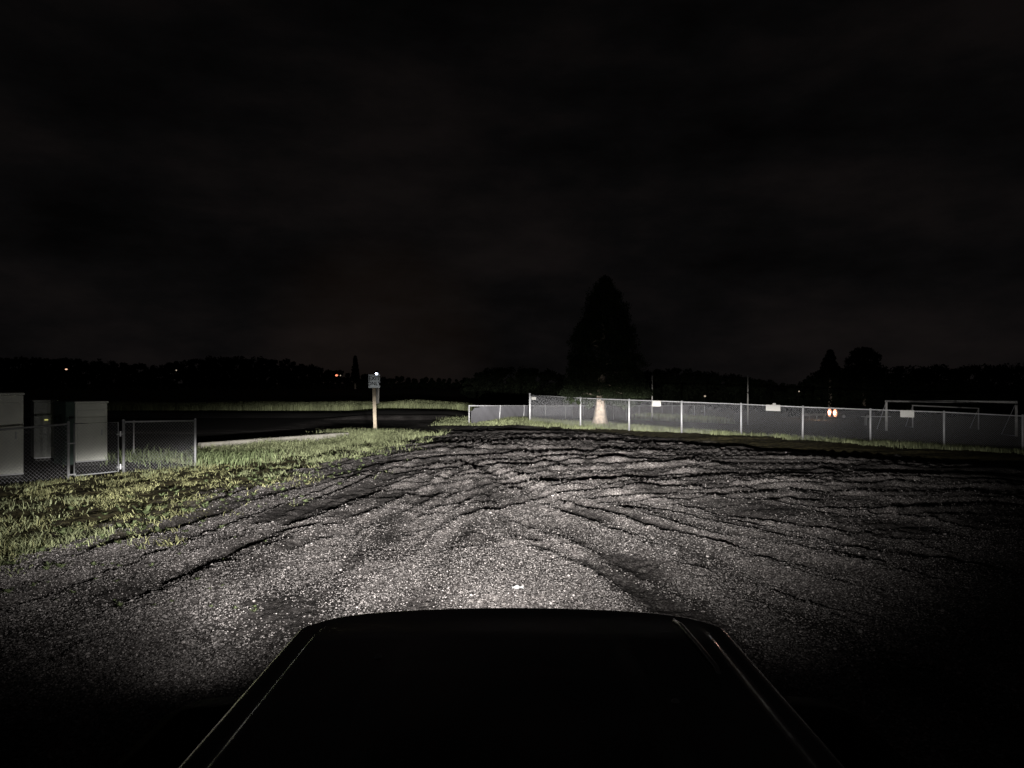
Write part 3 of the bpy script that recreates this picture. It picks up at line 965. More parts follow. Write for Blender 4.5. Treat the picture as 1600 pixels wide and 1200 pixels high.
# ------------------------------------------------------------------ white cabinets
def facing(px0, px1, d0, d1):
    a = (px0 - 800) / F * d0, d0
    b = (px1 - 800) / F * d1, d1
    return a, b
def cabinet(name, label, pxl, pxr, dl, dr, ytop, ybot, depth, face, door=True, side=None):
    (ax, ay), (bx, by) = facing(pxl, pxr, dl, dr)
    wdt = math.hypot(bx - ax, by - ay); rz = math.atan2(by - ay, bx - ax)
    zb = CAMH - (ybot - 600) / F * ((dl + dr) / 2); zt = CAMH - (ytop - 600) / F * ((dl + dr) / 2)
    gz = float(Hb((ax + bx) / 2, (ay + by) / 2))
    zb = max(zb, gz + 0.02)
    t = thing(name, (ax, ay, gz), label, 'cabinet', None, rz)
    hh = zt - gz; b0 = zb - gz
    b = MB(); b.box(0, wdt, 0.0, depth, b0 + 0.05, hh - 0.05, 0.012); b.build('cabinet_body', face, t)
    b = MB(); b.box(-0.02, wdt + 0.02, -0.025, depth + 0.02, hh - 0.048, hh, 0.01); b.build('roof_panel', face, t)
    b = MB(); b.box(0.02, wdt - 0.02, 0.01, depth - 0.02, -0.02, b0 + 0.045, 0.004); b.build('base_plinth', dark_trim, t)
    if door:
        b = MB(); b.box(0.035, wdt - 0.06, -0.02, -0.001, b0 + 0.09, hh - 0.20, 0.005); dd = b.build('door', face, t)
        b = MB(); b.box(wdt - 0.16, wdt - 0.13, -0.05, -0.018, (b0 + hh) / 2 - 0.08, (b0 + hh) / 2 + 0.06, 0.005); b.build('handle', galv, dd)
    b = MB(); b.box(0.0, wdt, -0.03, -0.001, b0 + 0.045, b0 + 0.075, 0.004); b.build('bottom_rail', galv, t)
    return t, wdt, hh, b0
t, w_, h_, b_ = cabinet('utility_cabinet', 'largest white metal cabinet cut by the left edge of the photo', -60, 37, 15.0, 15.75, 614, 748, 0.9, white_paint)
t, w_, h_, b_ = cabinet('utility_cabinet', 'narrow dim cabinet with a small yellow marker between two white cabinets', 53, 89, 19.0, 19.3, 625, 720, 0.7, white_dirty, door=True)
b = MB(); b.box(w_ * 0.45, w_ * 0.60, -0.035, -0.021, 0, 0.018, 0.003)
o = b.build('yellow_marker', reflect_y, t); o.location = (0, 0, h_ - 0.50)  # unpowered marker on the cabinet face, its shine is emission
b = MB(); b.box(w_ * 0.70, w_ * 0.86, -0.04, -0.003, b_ + 0.08, b_ + 0.32, 0.01); b.build('cable_conduit', white_paint, t)
t, w_, h_, b_ = cabinet('utility_cabinet', 'white metal cabinet standing behind the small chain link gate', 118, 168, 17.75, 18.3, 627, 724, 0.8, white_paint)
b = MB(); b.box(-0.20, -0.004, 0.02, 0.7, b_, h_ - 0.0, 0.01); b.build('side_housing', green_paint, t)
b = MB(); b.box(-0.13, -0.05, -0.015, 0.018, h_ - 0.40, h_ - 0.33, 0.004); b.build('name_plate', dark_trim, t)
# small pipe with a flared foot behind the enclosure panel
q = P(209, 717)
t = thing('pipe_marker', q, 'thin grey pipe with a flared cone foot behind the chain link panel', 'marker post')
b = MB(); b.tube([(0, 0, 0.10), (0, 0, 0.98)], 0.02, 10); b.build('pipe', galv, t, True)
b = MB(); b.tube([(0, 0, 0), (0, 0, 0.04), (0, 0, 0.2), (0, 0, 0.24)], [0.07, 0.062, 0.026, 0.022], 14); b.build('cone_foot', white_dirty, t, True)

# ------------------------------------------------------------------ concrete curb and dirt edge
a = P(312, 703); bq = P(543, 685)
t = thing('concrete_curb', a, 'pale low concrete curb between the grass and the dark pavement left of the exit sign', 'curb')
mid = []
n = 6
for i in range(n):
    p0 = a.lerp(bq, i / n); p1 = a.lerp(bq, (i + 0.985) / n)
    L_ = (p1 - p0).length; rz = math.atan2(p1.y - p0.y, p1.x - p0.x)
    b = MB(); b.box(0, L_, -0.10, 0.12, -0.1, 0.21, 0.02)
    o = b.build('curb_block', concrete, t); o.location = p0 - a; o.rotation_euler = (0, 0, rz)

# ------------------------------------------------------------------ exit sign
def text_mesh(s, size, m, parent, loc, name='lettering', bold=0.0):
    cu = bpy.data.curves.new(name, 'FONT')
    cu.body = s; cu.size = size; cu.align_x = 'CENTER'; cu.align_y = 'CENTER'
    cu.extrude = 0.002; cu.offset = bold
    tmp = bpy.data.objects.new(name + '_src', cu)
    C.objects.link(tmp)
    dg = bpy.context.evaluated_depsgraph_get()
    me = bpy.data.meshes.new_from_object(tmp.evaluated_get(dg))
    bpy.data.objects.remove(tmp, do_unlink=True); bpy.data.curves.remove(cu)
    me.materials.clear(); me.materials.append(m)
    me.transform(Matrix.Rotation(R(90), 4, 'X'))
    o = bpy.data.objects.new(name, me)
    C.objects.link(o); o.parent = parent; o.location = loc
    return o
q = P(586.5, 677)
D = q.y
t = thing('exit_sign', q, 'square EXIT ONLY sign on a square wooden post in tall grass', 'sign')
ph = (677 - 600) / F * D
b = MB(); b.box(-0.062, 0.062, -0.05, 0.05, -0.2, ph + 0.05, 0.006); o = b.build('post', wood_post, t); o.rotation_euler = (0, R(-1.6), 0)
pw = 17.5 / F * D; phh = 20.5 / F * D
cx = (585.2 - 586.5) / F * D; cz = (677 - 595.6) / F * D
b = MB(); b.box(-pw / 2, pw / 2, -0.006, 0.0, -phh / 2, phh / 2); plate = b.build('sign_plate', sign_white, t); plate.location = (cx, -0.066, cz); plate.rotation_euler = (0, 0, R(6))
text_mesh('EXIT', 0.205, sign_ink, plate, (0, -0.009, phh * 0.20), bold=0.004)
text_mesh('ONLY', 0.190, sign_ink, plate, (0, -0.009, -phh * 0.20), bold=0.004)
b = MB()
i_ = 0.022; wd = 0.012
vs = []
for yy in (-0.009, -0.0065):
    for q_ in (i_, i_ + wd):
        X_, Z_ = pw / 2 - q_, phh / 2 - q_
        vs += [(-X_, yy, -Z_), (X_, yy, -Z_), (X_, yy, Z_), (-X_, yy, Z_)]
fs = []
for k in range(4):
    j = (k + 1) % 4
    fs += [(k, j, 4 + j, 4 + k), (8 + k, 12 + k, 12 + j, 8 + j), (k, 8 + k, 8 + j, j), (4 + k, 4 + j, 12 + j, 12 + k)]
b.add(vs, fs)
b.build('sign_border', sign_ink, plate)

# roadside lamp pole behind the sign
D = 58.0
q = Vector(((590 - 800) / F * D, D, float(Hb(-10, D))))
t = thing('pole_lamp', q, 'pale wooden pole with a small bright white lamp behind the exit sign', 'lamp pole')
zl = CAMH + (600 - 584) / F * D - q.z
b = MB(); b.tube([(-0.06, 0, -0.2), (0, 0, 2.0), (0.03, 0, zl + 0.25)], [0.155, 0.145, 0.13], 12); b.build('pole', pole_wood, t, True)
b = MB(); b.tube([(0.0, -0.10, zl + 0.14), (-0.05, -0.30, zl + 0.12)], 0.02, 6); b.tube([(-0.05, -0.30, zl + 0.13), (-0.05, -0.30, zl + 0.08), (-0.05, -0.3, zl + 0.05)], [0.05, 0.12, 0.14], 12); b.build('lamp_shade', dark_trim, t, True)
b = MB()
b.tube([(-0.05, -0.30, zl - 0.08), (-0.05, -0.30, zl - 0.05), (-0.05, -0.30, zl), (-0.05, -0.30, zl + 0.05)], [0.025, 0.055, 0.07, 0.05], 12)
b.build('bulb', lamp_white, t, True)

# ------------------------------------------------------------------ notices on the fence
def notice(px0, px1, y0, y1, label, flap=False):
    # find y on the fence line at this column
    pxm = (px0 + px1) / 2
    for i in range(len(posts) - 1):
        A, B = posts[i][0], posts[i + 1][0]
        a = A.x / A.y * F + 800; b2 = B.x / B.y * F + 800
        if a <= pxm <= b2:
            f = (pxm - a) / (b2 - a)
            k0, k1 = 1 / A.y, 1 / B.y
            d = 1 / (k0 + (k1 - k0) * f)
            rz = math.atan2(B.y - A.y, B.x - A.x)
    d -= 0.05
    c = at(pxm, (y0 + y1) / 2, d)
    wd = (px1 - px0) / F * d / max(0.5, math.cos(rz)) * 0.93; ht = (y1 - y0) / F * d
    t = thing('notice_sign', c - Vector((0, 0, ht / 2)), label, 'sign', 'small white notices wired to the long fence', rz)
    b = MB(); b.box(-wd / 2, wd / 2, -0.006, 0, 0, ht, 0.0); b.build('sign_plate', sign_plain, t)
    for sx in (-1, 1):
        for zz in (0.08, 0.92):
            b = MB(); b.tube([(sx * wd * 0.44, 0.03, ht * zz), (sx * wd * 0.44, -0.012, ht * zz)], 0.008, 6); b.build('bolt', galv, t)
    if flap:
        b = MB(); b.box(-0.02, 0.12, -0.008, -0.002, ht + 0.002, ht + 0.06); b.build('small_plate', sign_plain, t)
notice(830.5, 837.5, 620, 624.5, 'tiniest notice, beside the tall end post of the long fence')
notice(1019.5, 1032.5, 626, 635, 'white notice just below the rail nearest the conifer on its right')
notice(1200, 1216, 632.5, 642, 'white notice with a smaller plate sticking up above it on the fence', True)
notice(1409, 1426, 641, 652, 'dim notice in front of the goal crossbar on the long fence')

# ------------------------------------------------------------------ foliage helper
def leaf_cloud(centers, radii, per, size, g, flat=1.0, droop=0.0):
    n = len(centers) * per
    c = np.repeat(np.asarray(centers), per, axis=0); r = np.repeat(np.asarray(radii), per)
    d = g.normal(0, 1, (n, 3)); d /= np.linalg.norm(d, axis=1)[:, None] + 1e-9
    p = c + d * (r * g.random(n) ** 0.45)[:, None] * np.array((1, 1, flat))
    p[:, 2] -= droop * g.random(n)
    s = size * (0.6 + 0.8 * g.random(n))
    u = g.normal(0, 1, (n, 3)); u /= np.linalg.norm(u, axis=1)[:, None]
    v = np.cross(u, g.normal(0, 1, (n, 3))); v /= np.linalg.norm(v, axis=1)[:, None] + 1e-9
    a = p - u * s[:, None]; b = p + v * (s * 0.55)[:, None]; c2 = p + u * s[:, None]; e2 = p - v * (s * 0.55)[:, None]
    V = np.stack([a, b, c2, e2], 1).reshape(-1, 3)
    Fc = np.arange(n * 4).reshape(-1, 4)
    tone = np.repeat(np.repeat(0.6 + 0.8 * g.random(len(centers)), per) * (0.8 + 0.4 * g.random(n)), 4)
    return V, Fc, tone

# ------------------------------------------------------------------ the conifer
q = P(937, 667)
TD = q.y
q = Vector(((937 - 800) / F * TD, TD, float(Hb((937 - 800) / F * TD, TD))))
t = thing('conifer_tree', q, 'tall cone shaped conifer with thick pale trunk standing at the long fence', 'tree')
s = TD / F
g = np.random.default_rng(40)
prof = [(432, 0), (436, 3), (446, 12), (458, 19), (470, 24), (485, 31), (500, 38), (515, 45), (530, 49), (560, 54), (590, 60), (605, 62), (618, 58), (627, 44)]
cen = []; rad = []
zg = lambda py: (668 - py) * s
k = 0
for _ in range(900):
    py = 434 + (619 - 434) * g.random() ** 0.72
    wd = np.interp(py, [a for a, b in prof], [b for a, b in prof]) * s * 1.10
    a = g.random() * 6.283
    lump = 0.86 + 0.22 * float(vnoise(np.array([a * 1.6]), np.array([py / 16.0]), 44)[0])
    rr_ = wd * lump * (0.35 + 0.62 * g.random() ** 0.5 + (0.12 if g.random() < 0.12 else 0))
    cen.append((8 * s + rr_ * math.cos(a), rr_ * math.sin(a), zg(py) - 0.10 * rr_)); rad.append(0.16 + 0.16 * g.random())
for py in np.linspace(433, 470, 26):
    cen.append((8 * s + g.normal(0, 0.03), g.normal(0, 0.03), zg(py))); rad.append(0.05 + 0.09 * (py - 430) / 40)
# drooping skirts at the bottom
for _ in range(70):
    a = g.random() * 6.283; rr_ = g.uniform(0.5, 1.6)
    if math.sin(a) < 0 and abs(8 * s + rr_ * math.cos(a)) < 0.42: continue
    cen.append((8 * s + rr_ * math.cos(a), rr_ * math.sin(a), zg(g.uniform(620, 632) + 4 * math.sin(a * 5)))); rad.append(0.14)
V, Fc, tn = leaf_cloud(cen, rad, 95, 0.038, g, 0.8, 0.08)
npmesh('crown', V, Fc, needle, t, attrs={'tone': tn})
b = MB()
rings = [(-0.1, 0.46), (0.03, 0.40), (0.15, 0.34), (0.40, 0.28), (0.75, 0.225), (1.1, 0.20), (1.8, 0.17), (3.5, 0.10), (6.1, 0.02)]
vs = []; fs = []; N = 22
for zi, (z, r) in enumerate(rings):
    for k in range(N):
        a = 2 * math.pi * k / N
        rr_ = r * (1 + 0.07 * math.sin(a * 5 + z) + 0.04 * math.sin(a * 9 + z * 3) + (0.10 * max(0, math.sin(a * 4 + 1)) if z < 0.2 else 0))
        vs.append((rr_ * math.cos(a) + z * 0.035, rr_ * math.sin(a), z))
for i in range(len(rings) - 1):
    for k in range(N):
        j = (k + 1) % N
        fs.append((i * N + k, i * N + j, (i + 1) * N + j, (i + 1) * N + k))
b.add(vs, fs); b.build('trunk', bark, t, True)
for _ in range(26):
    b = MB(); a = g.random() * 6.283; z = g.uniform(1.1, 4.6); l = np.interp(zg(668) + z, [0, 1.2, 6.3], [1.5, 1.5, 0.1]) * 0.85
    b.tube([(z * .035, 0, z), (z * .035 + l * .5 * math.cos(a), l * .5 * math.sin(a), z + 0.10), (8 * s + l * math.cos(a), l * math.sin(a), z - 0.02)], [0.04, 0.025, 0.008], 6)
    b.build('limb', bark, t, True)

# ------------------------------------------------------------------ far woods (black against the night sky)
def woods(name, outline, d, seed, label, wstep=16):
    g = np.random.default_rng(seed)
    xs = [a for a, b in outline]; ys = [b for a, b in outline]
    cen = []; rad = []
    s = d / F
    px = xs[0]
    trunks = MB()
    while px < xs[-1]:
        dd = d * g.uniform(0.92, 1.08)
        s = dd / F
        top = np.interp(px, xs, ys) + g.normal(0, 0.7)
        X = (px - 800) * s; gz = float(Hb(X, dd))
        zt = CAMH + (600 - top) * s
        hgt = max(2.0, zt - gz); rw = min(hgt * 0.42, wstep * s * g.uniform(0.7, 1.2))
        for _ in range(int(8 + hgt * 1.5)):
            f = g.random()
            a = g.random() * 6.283; q = rw * math.sin(min(1, 0.15 + f) * math.pi * 0.9) * g.uniform(0.2, 1.0)
            cen.append((X + q * math.cos(a), dd + q * math.sin(a), gz + hgt * (0.10 + 0.80 * f))); rad.append(hgt * g.uniform(0.08, 0.15))
        trunks.tube([(X, dd, gz - 0.3), (X, dd, gz + hgt * 0.5)], [0.3, 0.12], 6)
        px += wstep * g.uniform(0.4, 0.8)
    V, Fc, tn = leaf_cloud(cen, rad, 46, s * 2.2, g, 0.9)
    # trunks join the same mass of leaves
    tv = np.array(trunks.v); tf = [f for f in trunks.f if len(f) == 4]
    V2 = np.concatenate([V, tv]); F2 = np.concatenate([Fc, np.array(tf) + len(V)])
    o = npmesh(name, V2, F2, leafm, attrs={'tone': np.concatenate([tn, np.full(len(tv), 0.8)])})
    return tag(o, label, 'woods', kind='stuff')
woods('distant_woods', [(-150, 556), (0, 558), (60, 557), (150, 562), (200, 566), (260, 566), (300, 560), (340, 556), (400, 556), (450, 560), (490, 570), (515, 577), (540, 582), (600, 586), (640, 590), (735, 592)], 210, 50, 'dark line of distant woods low on the horizon at left', 15)
woods('distant_woods', [(730, 592), (745, 582), (765, 574), (790, 571), (830, 571), (860, 576), (885, 586)], 120, 51, 'rounded dark clump of trees left of the conifer', 14)
woods('distant_woods', [(985, 590), (1005, 578), (1030, 574), (1070, 573), (1100, 578), (1140, 584), (1175, 588), (1215, 596), (1240, 600)], 120, 52, 'rounded dark clump of trees right of the conifer', 13)
woods('distant_woods', [(1235, 598), (1262, 590), (1275, 575), (1320, 572), (1380, 568), (1430, 566), (1500, 570), (1560, 566), (1640, 560), (1750, 556)], 105, 53, 'dark mass of trees beyond the goals at right', 14)

def lone_tree(px, d, ytop, hw, seed, name, label, conical=False):
    s = d / F; X = (px - 800) * s; gz = float(Hb(X, d))
    hgt = CAMH + (600 - ytop) * s - gz
    t = thing(name, (X, d, gz), label, 'tree')
    g = np.random.default_rng(seed)
    cen = []; rad = []
    for _ in range(230):
        f = g.random() ** 0.8
        w = hw * s * ((1 - f) ** 0.8 * 1.0 + 0.05 if conical else math.sqrt(max(0.02, 1 - (2 * f - 0.85) ** 2 / 1.4)))
        a = g.random() * 6.283; q = w * g.random() ** 0.5
        cen.append((q * math.cos(a), q * math.sin(a), hgt * (0.18 + 0.79 * f))); rad.append((0.05 + 0.05 * (1 - f)) * hgt * (0.5 if conical else 1))
    V, Fc, tn = leaf_cloud(cen, rad, 60, s * 1.6, g, 0.9)
    npmesh('crown', V, Fc, leafm, t, attrs={'tone': tn})
    b = MB(); b.tube([(0, 0, -0.3), (0, 0, hgt * 0.4), (0, 0, hgt * 0.85)], [0.28, 0.2, 0.05], 8); b.build('trunk', bark, t, True)
lone_tree(555, 190, 556, 6, 60, 'pointed_tree', 'narrow pointed dark tree on the skyline left of the exit sign', True)
lone_tree(1297, 95, 545, 30, 61, 'broad_tree', 'dark tree with a peaked top above the lit car', True)
lone_tree(1350, 96, 543, 32, 62, 'broad_tree', 'broad dark tree rising behind the left post of the larger goal')

# ------------------------------------------------------------------ field poles
def fpole(px, d, ytop, label, r):
    X = (px - 800) / F * d; gz = float(Hb(X, d))
    zt = CAMH + (600 - ytop) / F * d
    t = thing('field_pole', (X, d, gz), label, 'pole')
    b = MB(); b.tube([(0, 0, -0.3), (0, 0, (zt - gz) * 0.6), (0, 0, zt - gz)], [r, r * 0.92, r * 0.8], 10); b.build('shaft', pole_wood, t, True)
    b = MB(); b.tube([(0, 0, zt - gz), (0, 0, zt - gz + 0.05)], [r * 0.95, r * 0.5], 10); b.build('cap', galv, t, True)
fpole(1019, 52, 588, 'slim pale pole rising above the fence beside the conifer', 0.05)
fpole(1168.5, 54, 588, 'slim pale pole rising alone above the fence in the open field', 0.05)

# ------------------------------------------------------------------ goals
def goal(pxl, pxr, dl, dr, ytl, ytr, rad, label, back):
    A = Vector(((pxl - 800) / F * dl, dl, 0)); B = Vector(((pxr - 800) / F * dr, dr, 0))
    A.z = float(Hb(A.x, A.y)); B.z = float(Hb(B.x, B.y))
    za = CAMH - (ytl - 600) / F * dl; zb = CAMH - (ytr - 600) / F * dr
    t = thing('goal_frame', A, label, 'goal')
    b = MB(); b.tube([Vector((0, 0, -0.1)), Vector((0, 0, za - A.z))], rad, 10); b.build('upright', goal_paint, t, True)
    b = MB(); b.tube([B - A + Vector((0, 0, -0.1)), Vector((B.x - A.x, B.y - A.y, zb - A.z))], rad, 10); b.build('upright', goal_paint, t, True)
    b = MB(); b.tube([Vector((-rad, 0, za - A.z)), Vector((B.x - A.x + rad, B.y - A.y, zb - A.z))], rad, 10); b.build('crossbar', goal_paint, t, True)
    for (q0, z) in ((Vector((0, 0, 0)), za - A.z), (Vector((B.x - A.x, B.y - A.y, B.z - A.z)), zb - A.z)):
        b = MB(); b.tube([Vector((q0.x, q0.y, z)), Vector((q0.x + .1, q0.y + back, q0.z + 0.03)), Vector((q0.x, q0.y, q0.z + 0.03))], 0.02, 6)
        b.build('back_stay', galv, t, True)
goal(1385, 1588, 46.0, 41.0, 626.5, 628.5, 0.07, 'larger white goal frame standing beyond the fence at the right', 1.4)
goal(1426, 1529, 56.0, 55.0, 633.5, 638, 0.045, 'smaller white goal frame seen inside the larger one', 1.2)

# ------------------------------------------------------------------ bench
X = (1369 - 800) / F * 60; gz = float(Hb(X, 60)); zt = CAMH - (650.5 - 600) / F * 60
t = thing('bench', (X, 60, gz), 'pale plank bench behind the fence left of the larger goal', 'bench')
b = MB(); b.box(-1.1, 1.1, -0.15, 0.15, zt - gz - 0.05, zt - gz, 0.008); b.build('seat', goal_paint, t)
for sx in (-0.8, 0.8):
    b = MB(); b.box(sx - 0.05, sx + 0.05, -0.13, 0.13, -0.05, zt - gz - 0.052, 0.006); b.build('leg', galv, t)

# ------------------------------------------------------------------ far car with its headlamps on
D = 84.0
X = (1300 - 800) / F * D; zl = CAMH - (645 - 600) / F * D
gz = zl - 0.68
def terr(x, y): return float(Hb(x, y))
ang = R(180 + 62)           # heading: nose towards us, turned
car = thing('far_car', (X, D, min(gz, terr(X, D))), 'small distant car facing us with both headlamps lit', 'car', None, 0)
lift = zl - 0.68 - car.location.z
fwd = Vector((-1.0, -0.07, 0)).normalized()   # nose direction
side = Vector((-fwd.y, fwd.x, 0))
mx = Matrix(((fwd.x, side.x, 0, 0), (fwd.y, side.y, 0, 0), (0, 0, 1, lift), (0, 0, 0, 1)))
# front of car sits at the origin; body reaches backwards (-X local)
def carprof(sec, name, m, parent, inset=0.0):
    vs = []; fs = []
    for (x, z0, z1, hw) in sec:
        for (yy, zz) in ((-hw * 0.92, z0), (-hw, z0 + (z1 - z0) * .35), (-hw * .9, z1 - 0.05), (-hw * .72, z1), (hw * .72, z1), (hw * .9, z1 - .05), (hw, z0 + (z1 - z0) * .35), (hw * .92, z0)):
            vs.append(mx @ Vector((x, yy, zz)))
    n = 8
    for i in range(len(sec) - 1):
        for k in range(n):
            j = (k + 1) % n
            fs.append((i * n + k, (i + 1) * n + k, (i + 1) * n + j, i * n + j))
    fs.append(tuple(range(n))); fs.append(tuple(range(len(vs) - 1, len(vs) - n - 1, -1)))
    b = MB(); b.add(vs, fs)
    return b.build(name, m, parent, False)
carprof([(0, 0.35, 0.62, 0.72), (-0.15, 0.25, 0.78, 0.84), (-1.2, 0.22, 0.95, 0.88), (-3.6, 0.22, 1.0, 0.88), (-4.3, 0.28, 0.98, 0.82), (-4.45, 0.4, 0.8, 0.75)], 'body', far_body, car)
carprof([(-1.25, 0.96, 0.98, 0.78), (-1.95, 0.96, 1.40, 0.70), (-3.1, 0.99, 1.42, 0.70), (-3.9, 0.99, 1.02, 0.76)], 'cabin', far_glass, car)
for xx in (-0.85, -3.5):
    for sy in (-0.82, 0.82):
        b = MB(); c = mx @ Vector((xx, sy, 0.32)); sd = side * 0.11
        b.tube([c - sd, c + sd], 0.32, 18); w = b.build('wheel', rubber, car)
        b = MB(); b.tube([c - sd * 1.06, c + sd * 1.06], 0.19, 12); b.build('rim', galv, w)
for sy in (-0.60, 0.60):
    b = MB(); c = mx @ Vector((0.0, sy, 0.68)); b.tube([c - fwd * .05, c + fwd * 0.02, c + fwd * 0.035], [0.18, 0.18, 0.13], 12); hl = b.build('headlight', lensglow, car)
    b = MB(); b.tube([c - fwd * .06, c - fwd * 0.01, c + fwd * 0.01], [0.42, 0.42, 0.36], 14); b.build('halo_disc', mat('headlamp_halo_glow', (1, 1, 1), emit=(1.0, 0.36, 0.20, 2.2)), hl)  # added glowing disc imitating the lens bloom round each headlamp
    sl = bpy.data.lights.new('far_car_beam', 'SPOT'); sl.energy = 900; sl.color = (1.0, 0.62, 0.42); sl.spot_size = R(80); sl.spot_blend = 0.9; sl.shadow_soft_size = 0.1
    so = bpy.data.objects.new('far_car_beam', sl); C.objects.link(so)
    so.parent = car
    so.location = mx @ Vector((0.10, sy, 0.68)); so.rotation_euler = (fwd + Vector((0, 0, -0.05))).to_track_quat('-Z', 'Y').to_euler()
# a low guard rail in front of the far car, lit by it
A = at(1252, 648, 82.5); B = at(1292, 649, 82.0)
t = thing('guard_rail', Vector((A.x, A.y, terr(A.x, A.y))), 'low rail lit orange left of the distant car', 'rail')
z0 = terr(A.x, A.y)
b = MB(); b.box(0, (B - A).length, -0.03, 0.03, A.z - z0 - 0.12, A.z - z0 + 0.12, 0.01); b.build('beam', mat('rail_grey', (0.4, 0.38, 0.36), 0.6), t)
for f in (0.05, 0.35, 0.65, 0.95):
    xx = (B - A).length * f
    b = MB(); b.box(xx - 0.05, xx + 0.05, 0.032, 0.12, -0.2, A.z - z0 + 0.08); b.build('post', galv, t)

# ------------------------------------------------------------------ far lamps
def far_lamp(px, py, d, r, m, label, stretch=1.0, name='distant_lamp'):
    X = (px - 800) / F * d; gz = terr(X, d); z = CAMH + (600 - py) / F * d
    z = max(z, gz + 1.5)
    t = thing(name, (X, d, gz), label, 'lamp')
    b = MB(); b.tube([(0, 0.3, -0.2), (0, 0.3, z - gz + r * 1.3), (0, 0.0, z - gz + r * 1.35)], 0.07, 8); b.build('pole', dark_trim, t, True)
    b = MB(); b.tube([(0, 0, z - gz - r), (0, 0, z - gz - r * .6), (0, 0, z - gz), (0, 0, z - gz + r * .7), (0, 0, z - gz + r)], [r * .3, r * .85, r, r * .7, r * .2], 12)
    if stretch != 1.0:
        b.v = [(v[0] * stretch, v[1], v[2]) for v in b.v]
    b.build('bulb', m, t, True)
far_lamp(103.5, 577, 180, 0.16, lamp_orange, 'orange white lamp far off above the white cabinets', 1.9)
far_lamp(275.5, 578.5, 180, 0.14, lamp_dim, 'faint tiny lamp far off in the dark woods at left')
far_lamp(526, 586.5, 180, 0.22, lamp_red, 'reddish lamp low on the skyline left of the exit sign', 1.5)
far_lamp(532, 586.7, 181, 0.13, lamp_dim, 'faint lamp just right of the reddish one on the skyline')
far_lamp(1101.5, 619, 95, 0.10, lamp_dim, 'tiny white lamp beyond the fence between the two field poles', 1.3)
far_lamp(1248.5, 611.5, 95, 0.08, lamp_dim, 'tiny pale lamp above the fence left of the distant car')

# ------------------------------------------------------------------ litter
q = P(809, 926)
t = bpy.data.objects
b = MB()
vs = []; fs = []
for j in range(4):
    for i in range(7):
        vs.append((-0.055 + i * 0.018, -0.02 + j * 0.014, 0.012 + 0.008 * math.sin(i * 1.7 + j) + 0.006 * math.cos(j * 2.3)))
n = len(vs)
vs += [(a, b_, c - 0.003) for a, b_, c in vs]
for j in range(3):
    for i in range(6):
        k = j * 7 + i
        fs.append((k, k + 1, k + 8, k + 7)); fs.append((n + k, n + k + 7, n + k + 8, n + k + 1))
for i in range(6):
    fs.append((i, n + i, n + i + 1, i + 1)); k = 21 + i; fs.append((k, k + 1, n + k + 1, n + k))
for j in range(3):
    k = j * 7; fs.append((k, k + 7, n + k + 7, n + k)); k = j * 7 + 6; fs.append((k, n + k, n + k + 7, k + 7))
b.add(vs, fs)
o = b.build('paper_scrap', litterm); zq = float(Hf(np.array([q.x]), np.array([q.y]))[0])
o.location = (q.x, q.y, zq + 0.012); o.rotation_euler = (R(14), 0, R(8))
tag(o, 'small crumpled white scrap on the gravel just ahead of the bonnet', 'litter')

# ------------------------------------------------------------------ the car we look out of
cz = 1.15
jeep = thing('off_road_car', (0, 2.0, 0), 'black off road car whose dark bonnet fills the bottom of the photo', 'car')
def jv(x, y, z): return (x, y - 2.0, z)
# bonnet
HW = 0.675
def yfront(x):
    a = min(abs(x) / HW, 1)
    return 2.635 - 0.055 * a ** 2 - 0.13 * a ** 9
nx, ny = 121, 90
V = []; Fq = []
for j in range(ny):
    v = j / (ny - 1)
    for i in range(nx):
        u = -1 + 2 * i / (nx - 1)
        x = u * HW
        yf = yfront(x)
        # rounded-over front: last 12% of rows drop
        if v < 0.82:
            y = 0.95 + (yf - 0.05 - 0.95) * (v / 0.82); drop = 0
        else:
            a = (v - 0.82) / 0.18 * math.pi / 2
            y = yf - 0.05 + 0.05 * math.sin(a); drop = 0.05 * (1 - math.cos(a)) + max(0, v - 0.97) * 2.5
        ax = abs(x)
        crown = 0.018 * (1 - (ax / HW) ** 2)
        z = cz - 0.012 + crown
        # side roll-over
        e_ = max(0, ax - (HW - 0.022)) / 0.022
        z -= 0.022 * (1 - math.sqrt(max(0, 1 - min(e_, 1) ** 2)))
        # raised centre panel
        z += 0.012 * float(sm(0.605, 0.585, ax)) * float(sm(2.52, 2.25, y))
        # slight valley and bulge
        z += 0.008 * float(sm(0.36, 0.28, ax)) * float(sm(2.40, 1.9, y))
        z -= drop
        z -= 0.010 * (y - 1.6) * 0.6
        V.append(jv(x, y, z))
for j in range(ny - 1):
    for i in range(nx - 1):
        a = j * nx + i
        Fq.append((a, a + 1, a + nx + 1, a + nx))
hood = npmesh('bonnet', V, Fq, carpaint, jeep, smooth=True)
# bonnet skirts (down the sides)
for sx in (-1, 1):
    b = MB(); b.box(*(sorted((sx * 0.66, sx * 0.673))), 0.95 - 2, 2.42 - 2, 0.92, cz - 0.045)
    b.build('bonnet_side', carpaint, jeep)
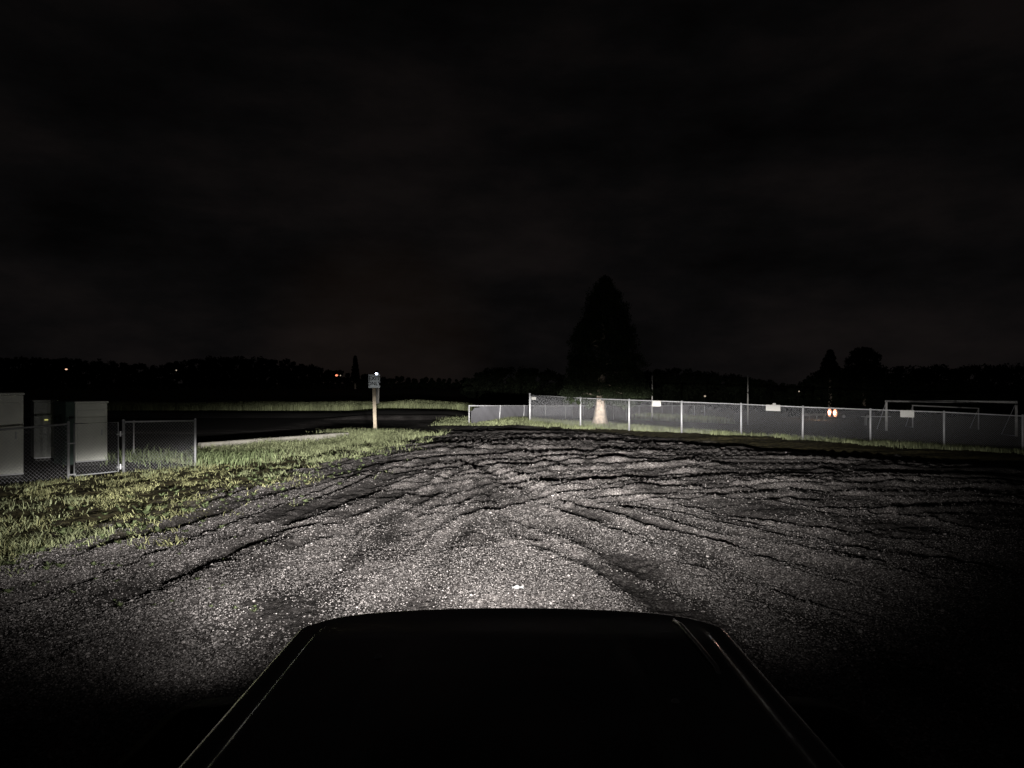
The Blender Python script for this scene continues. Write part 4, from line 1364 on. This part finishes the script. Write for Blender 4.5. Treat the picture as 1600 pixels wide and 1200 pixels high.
# front lip / grille
b = MB(); b.box(-0.60, 0.60, 2.50 - 2, 2.60 - 2, 0.55, cz - 0.085, 0.03); grille = b.build('grille', blackplas, jeep)
for i in range(7):
    x = -0.27 + i * 0.09
    b = MB(); b.box(x - 0.022, x + 0.022, 2.601 - 2, 2.606 - 2, 0.66, 0.98)
    b.build('grille_slot', dark_trim, grille)
for sx in (-1, 1):
    b = MB(); b.tube([(sx * 0.47, 2.59 - 2, 0.86), (sx * 0.47, 2.63 - 2, 0.86), (sx * 0.47, 2.65 - 2, 0.86)], [0.09, 0.09, 0.05], 20); b.build('headlight', glassm, jeep, True)
b = MB(); b.box(-0.80, 0.80, 2.58 - 2, 2.74 - 2, 0.48, 0.64, 0.03); b.build('bumper', blackplas, jeep)
b = MB(); b.box(-0.655, 0.655, -0.2 - 2, 2.49 - 2, 0.45, cz - 0.13, 0.0); b.build('body_tub', carpaint, jeep)
# fender flares
for sx in (-1, 1):
    V = []; fs = []
    seg = [(2.50, 0.66), (2.46, 0.86), (2.38, 0.945), (2.22, 0.975), (1.75, 0.975), (1.45, 0.955), (1.30, 0.86), (1.26, 0.62)]
    for (y, z) in seg:
        for (x, dz) in ((0.676, 0.0), (0.80, 0.0), (0.95, -0.012), (1.0, -0.03), (1.01, -0.075), (0.99, -0.10), (0.676, -0.05)):
            V.append(jv(sx * x, y, z + dz))
    n = 7
    for i in range(len(seg) - 1):
        for k in range(n):
            j = (k + 1) % n
            fs.append((i * n + k, i * n + j, (i + 1) * n + j, (i + 1) * n + k))
    fs.append(tuple(range(n))); fs.append(tuple(range(len(V) - n, len(V))))
    b = MB(); b.add(V, fs); b.build('fender_flare', blackplas, jeep, True)
    b = MB(); b.tube([(sx * 0.72, 1.88 - 2, 0.40), (sx * 0.735, 1.88 - 2, 0.40), (sx * 0.935, 1.88 - 2, 0.40), (sx * 0.95, 1.88 - 2, 0.40)], [0.35, 0.40, 0.40, 0.35], 28); w = b.build('wheel', rubber, jeep)
    b = MB(); b.tube([(sx * 0.76, 1.88 - 2, 0.40), (sx * 0.955, 1.88 - 2, 0.40)], 0.22, 20); b.build('rim', galv, w)
    # bonnet catches near the front corners
    b = MB(); b.box(*(sorted((sx * 0.674, sx * 0.69))), 2.26 - 2, 2.34 - 2, cz - 0.14, cz - 0.07, 0.006); b.build('bonnet_catch', blackplas, jeep)
# washer jets and rubber stops on the bonnet
def on_hood(px, py):
    d = 0.74 * F / (py - 600)
    return (px - 800) / F * d, d
for (px, py) in ((591, 1027), (1055, 1097)):
    x, y = on_hood(px, py)
    b = MB(); b.tube([(x, y - 2, cz - 0.004), (x, y - 2, cz + 0.008), (x, y - 2, cz + 0.015), (x, y - 2, cz + 0.018)], [0.013, 0.012, 0.008, 0.003], 14); b.build('washer_jet', chrome, jeep, True)
x, y = on_hood(910, 1140)
b = MB(); b.tube([(x, y - 2, cz + 0.0), (x, y - 2, cz + 0.022), (x, y - 2, cz + 0.026)], [0.012, 0.012, 0.006], 10); b.build('rubber_stop', mat('grey_plastic', (0.25, 0.25, 0.25), 0.35), jeep, True)
# added chrome strip imitating the bright reflection along the right crease
b = MB(); b.tube([(0.515, 2.46 - 2, cz - 0.004), (0.52, 2.38 - 2, cz + 0.008), (0.527, 2.16 - 2, cz + 0.012), (0.532, 2.02 - 2, cz + 0.012), (0.533, 1.99 - 2, cz + 0.0)], 0.007, 8)
b.build('crease_glint', chrome, jeep, True)
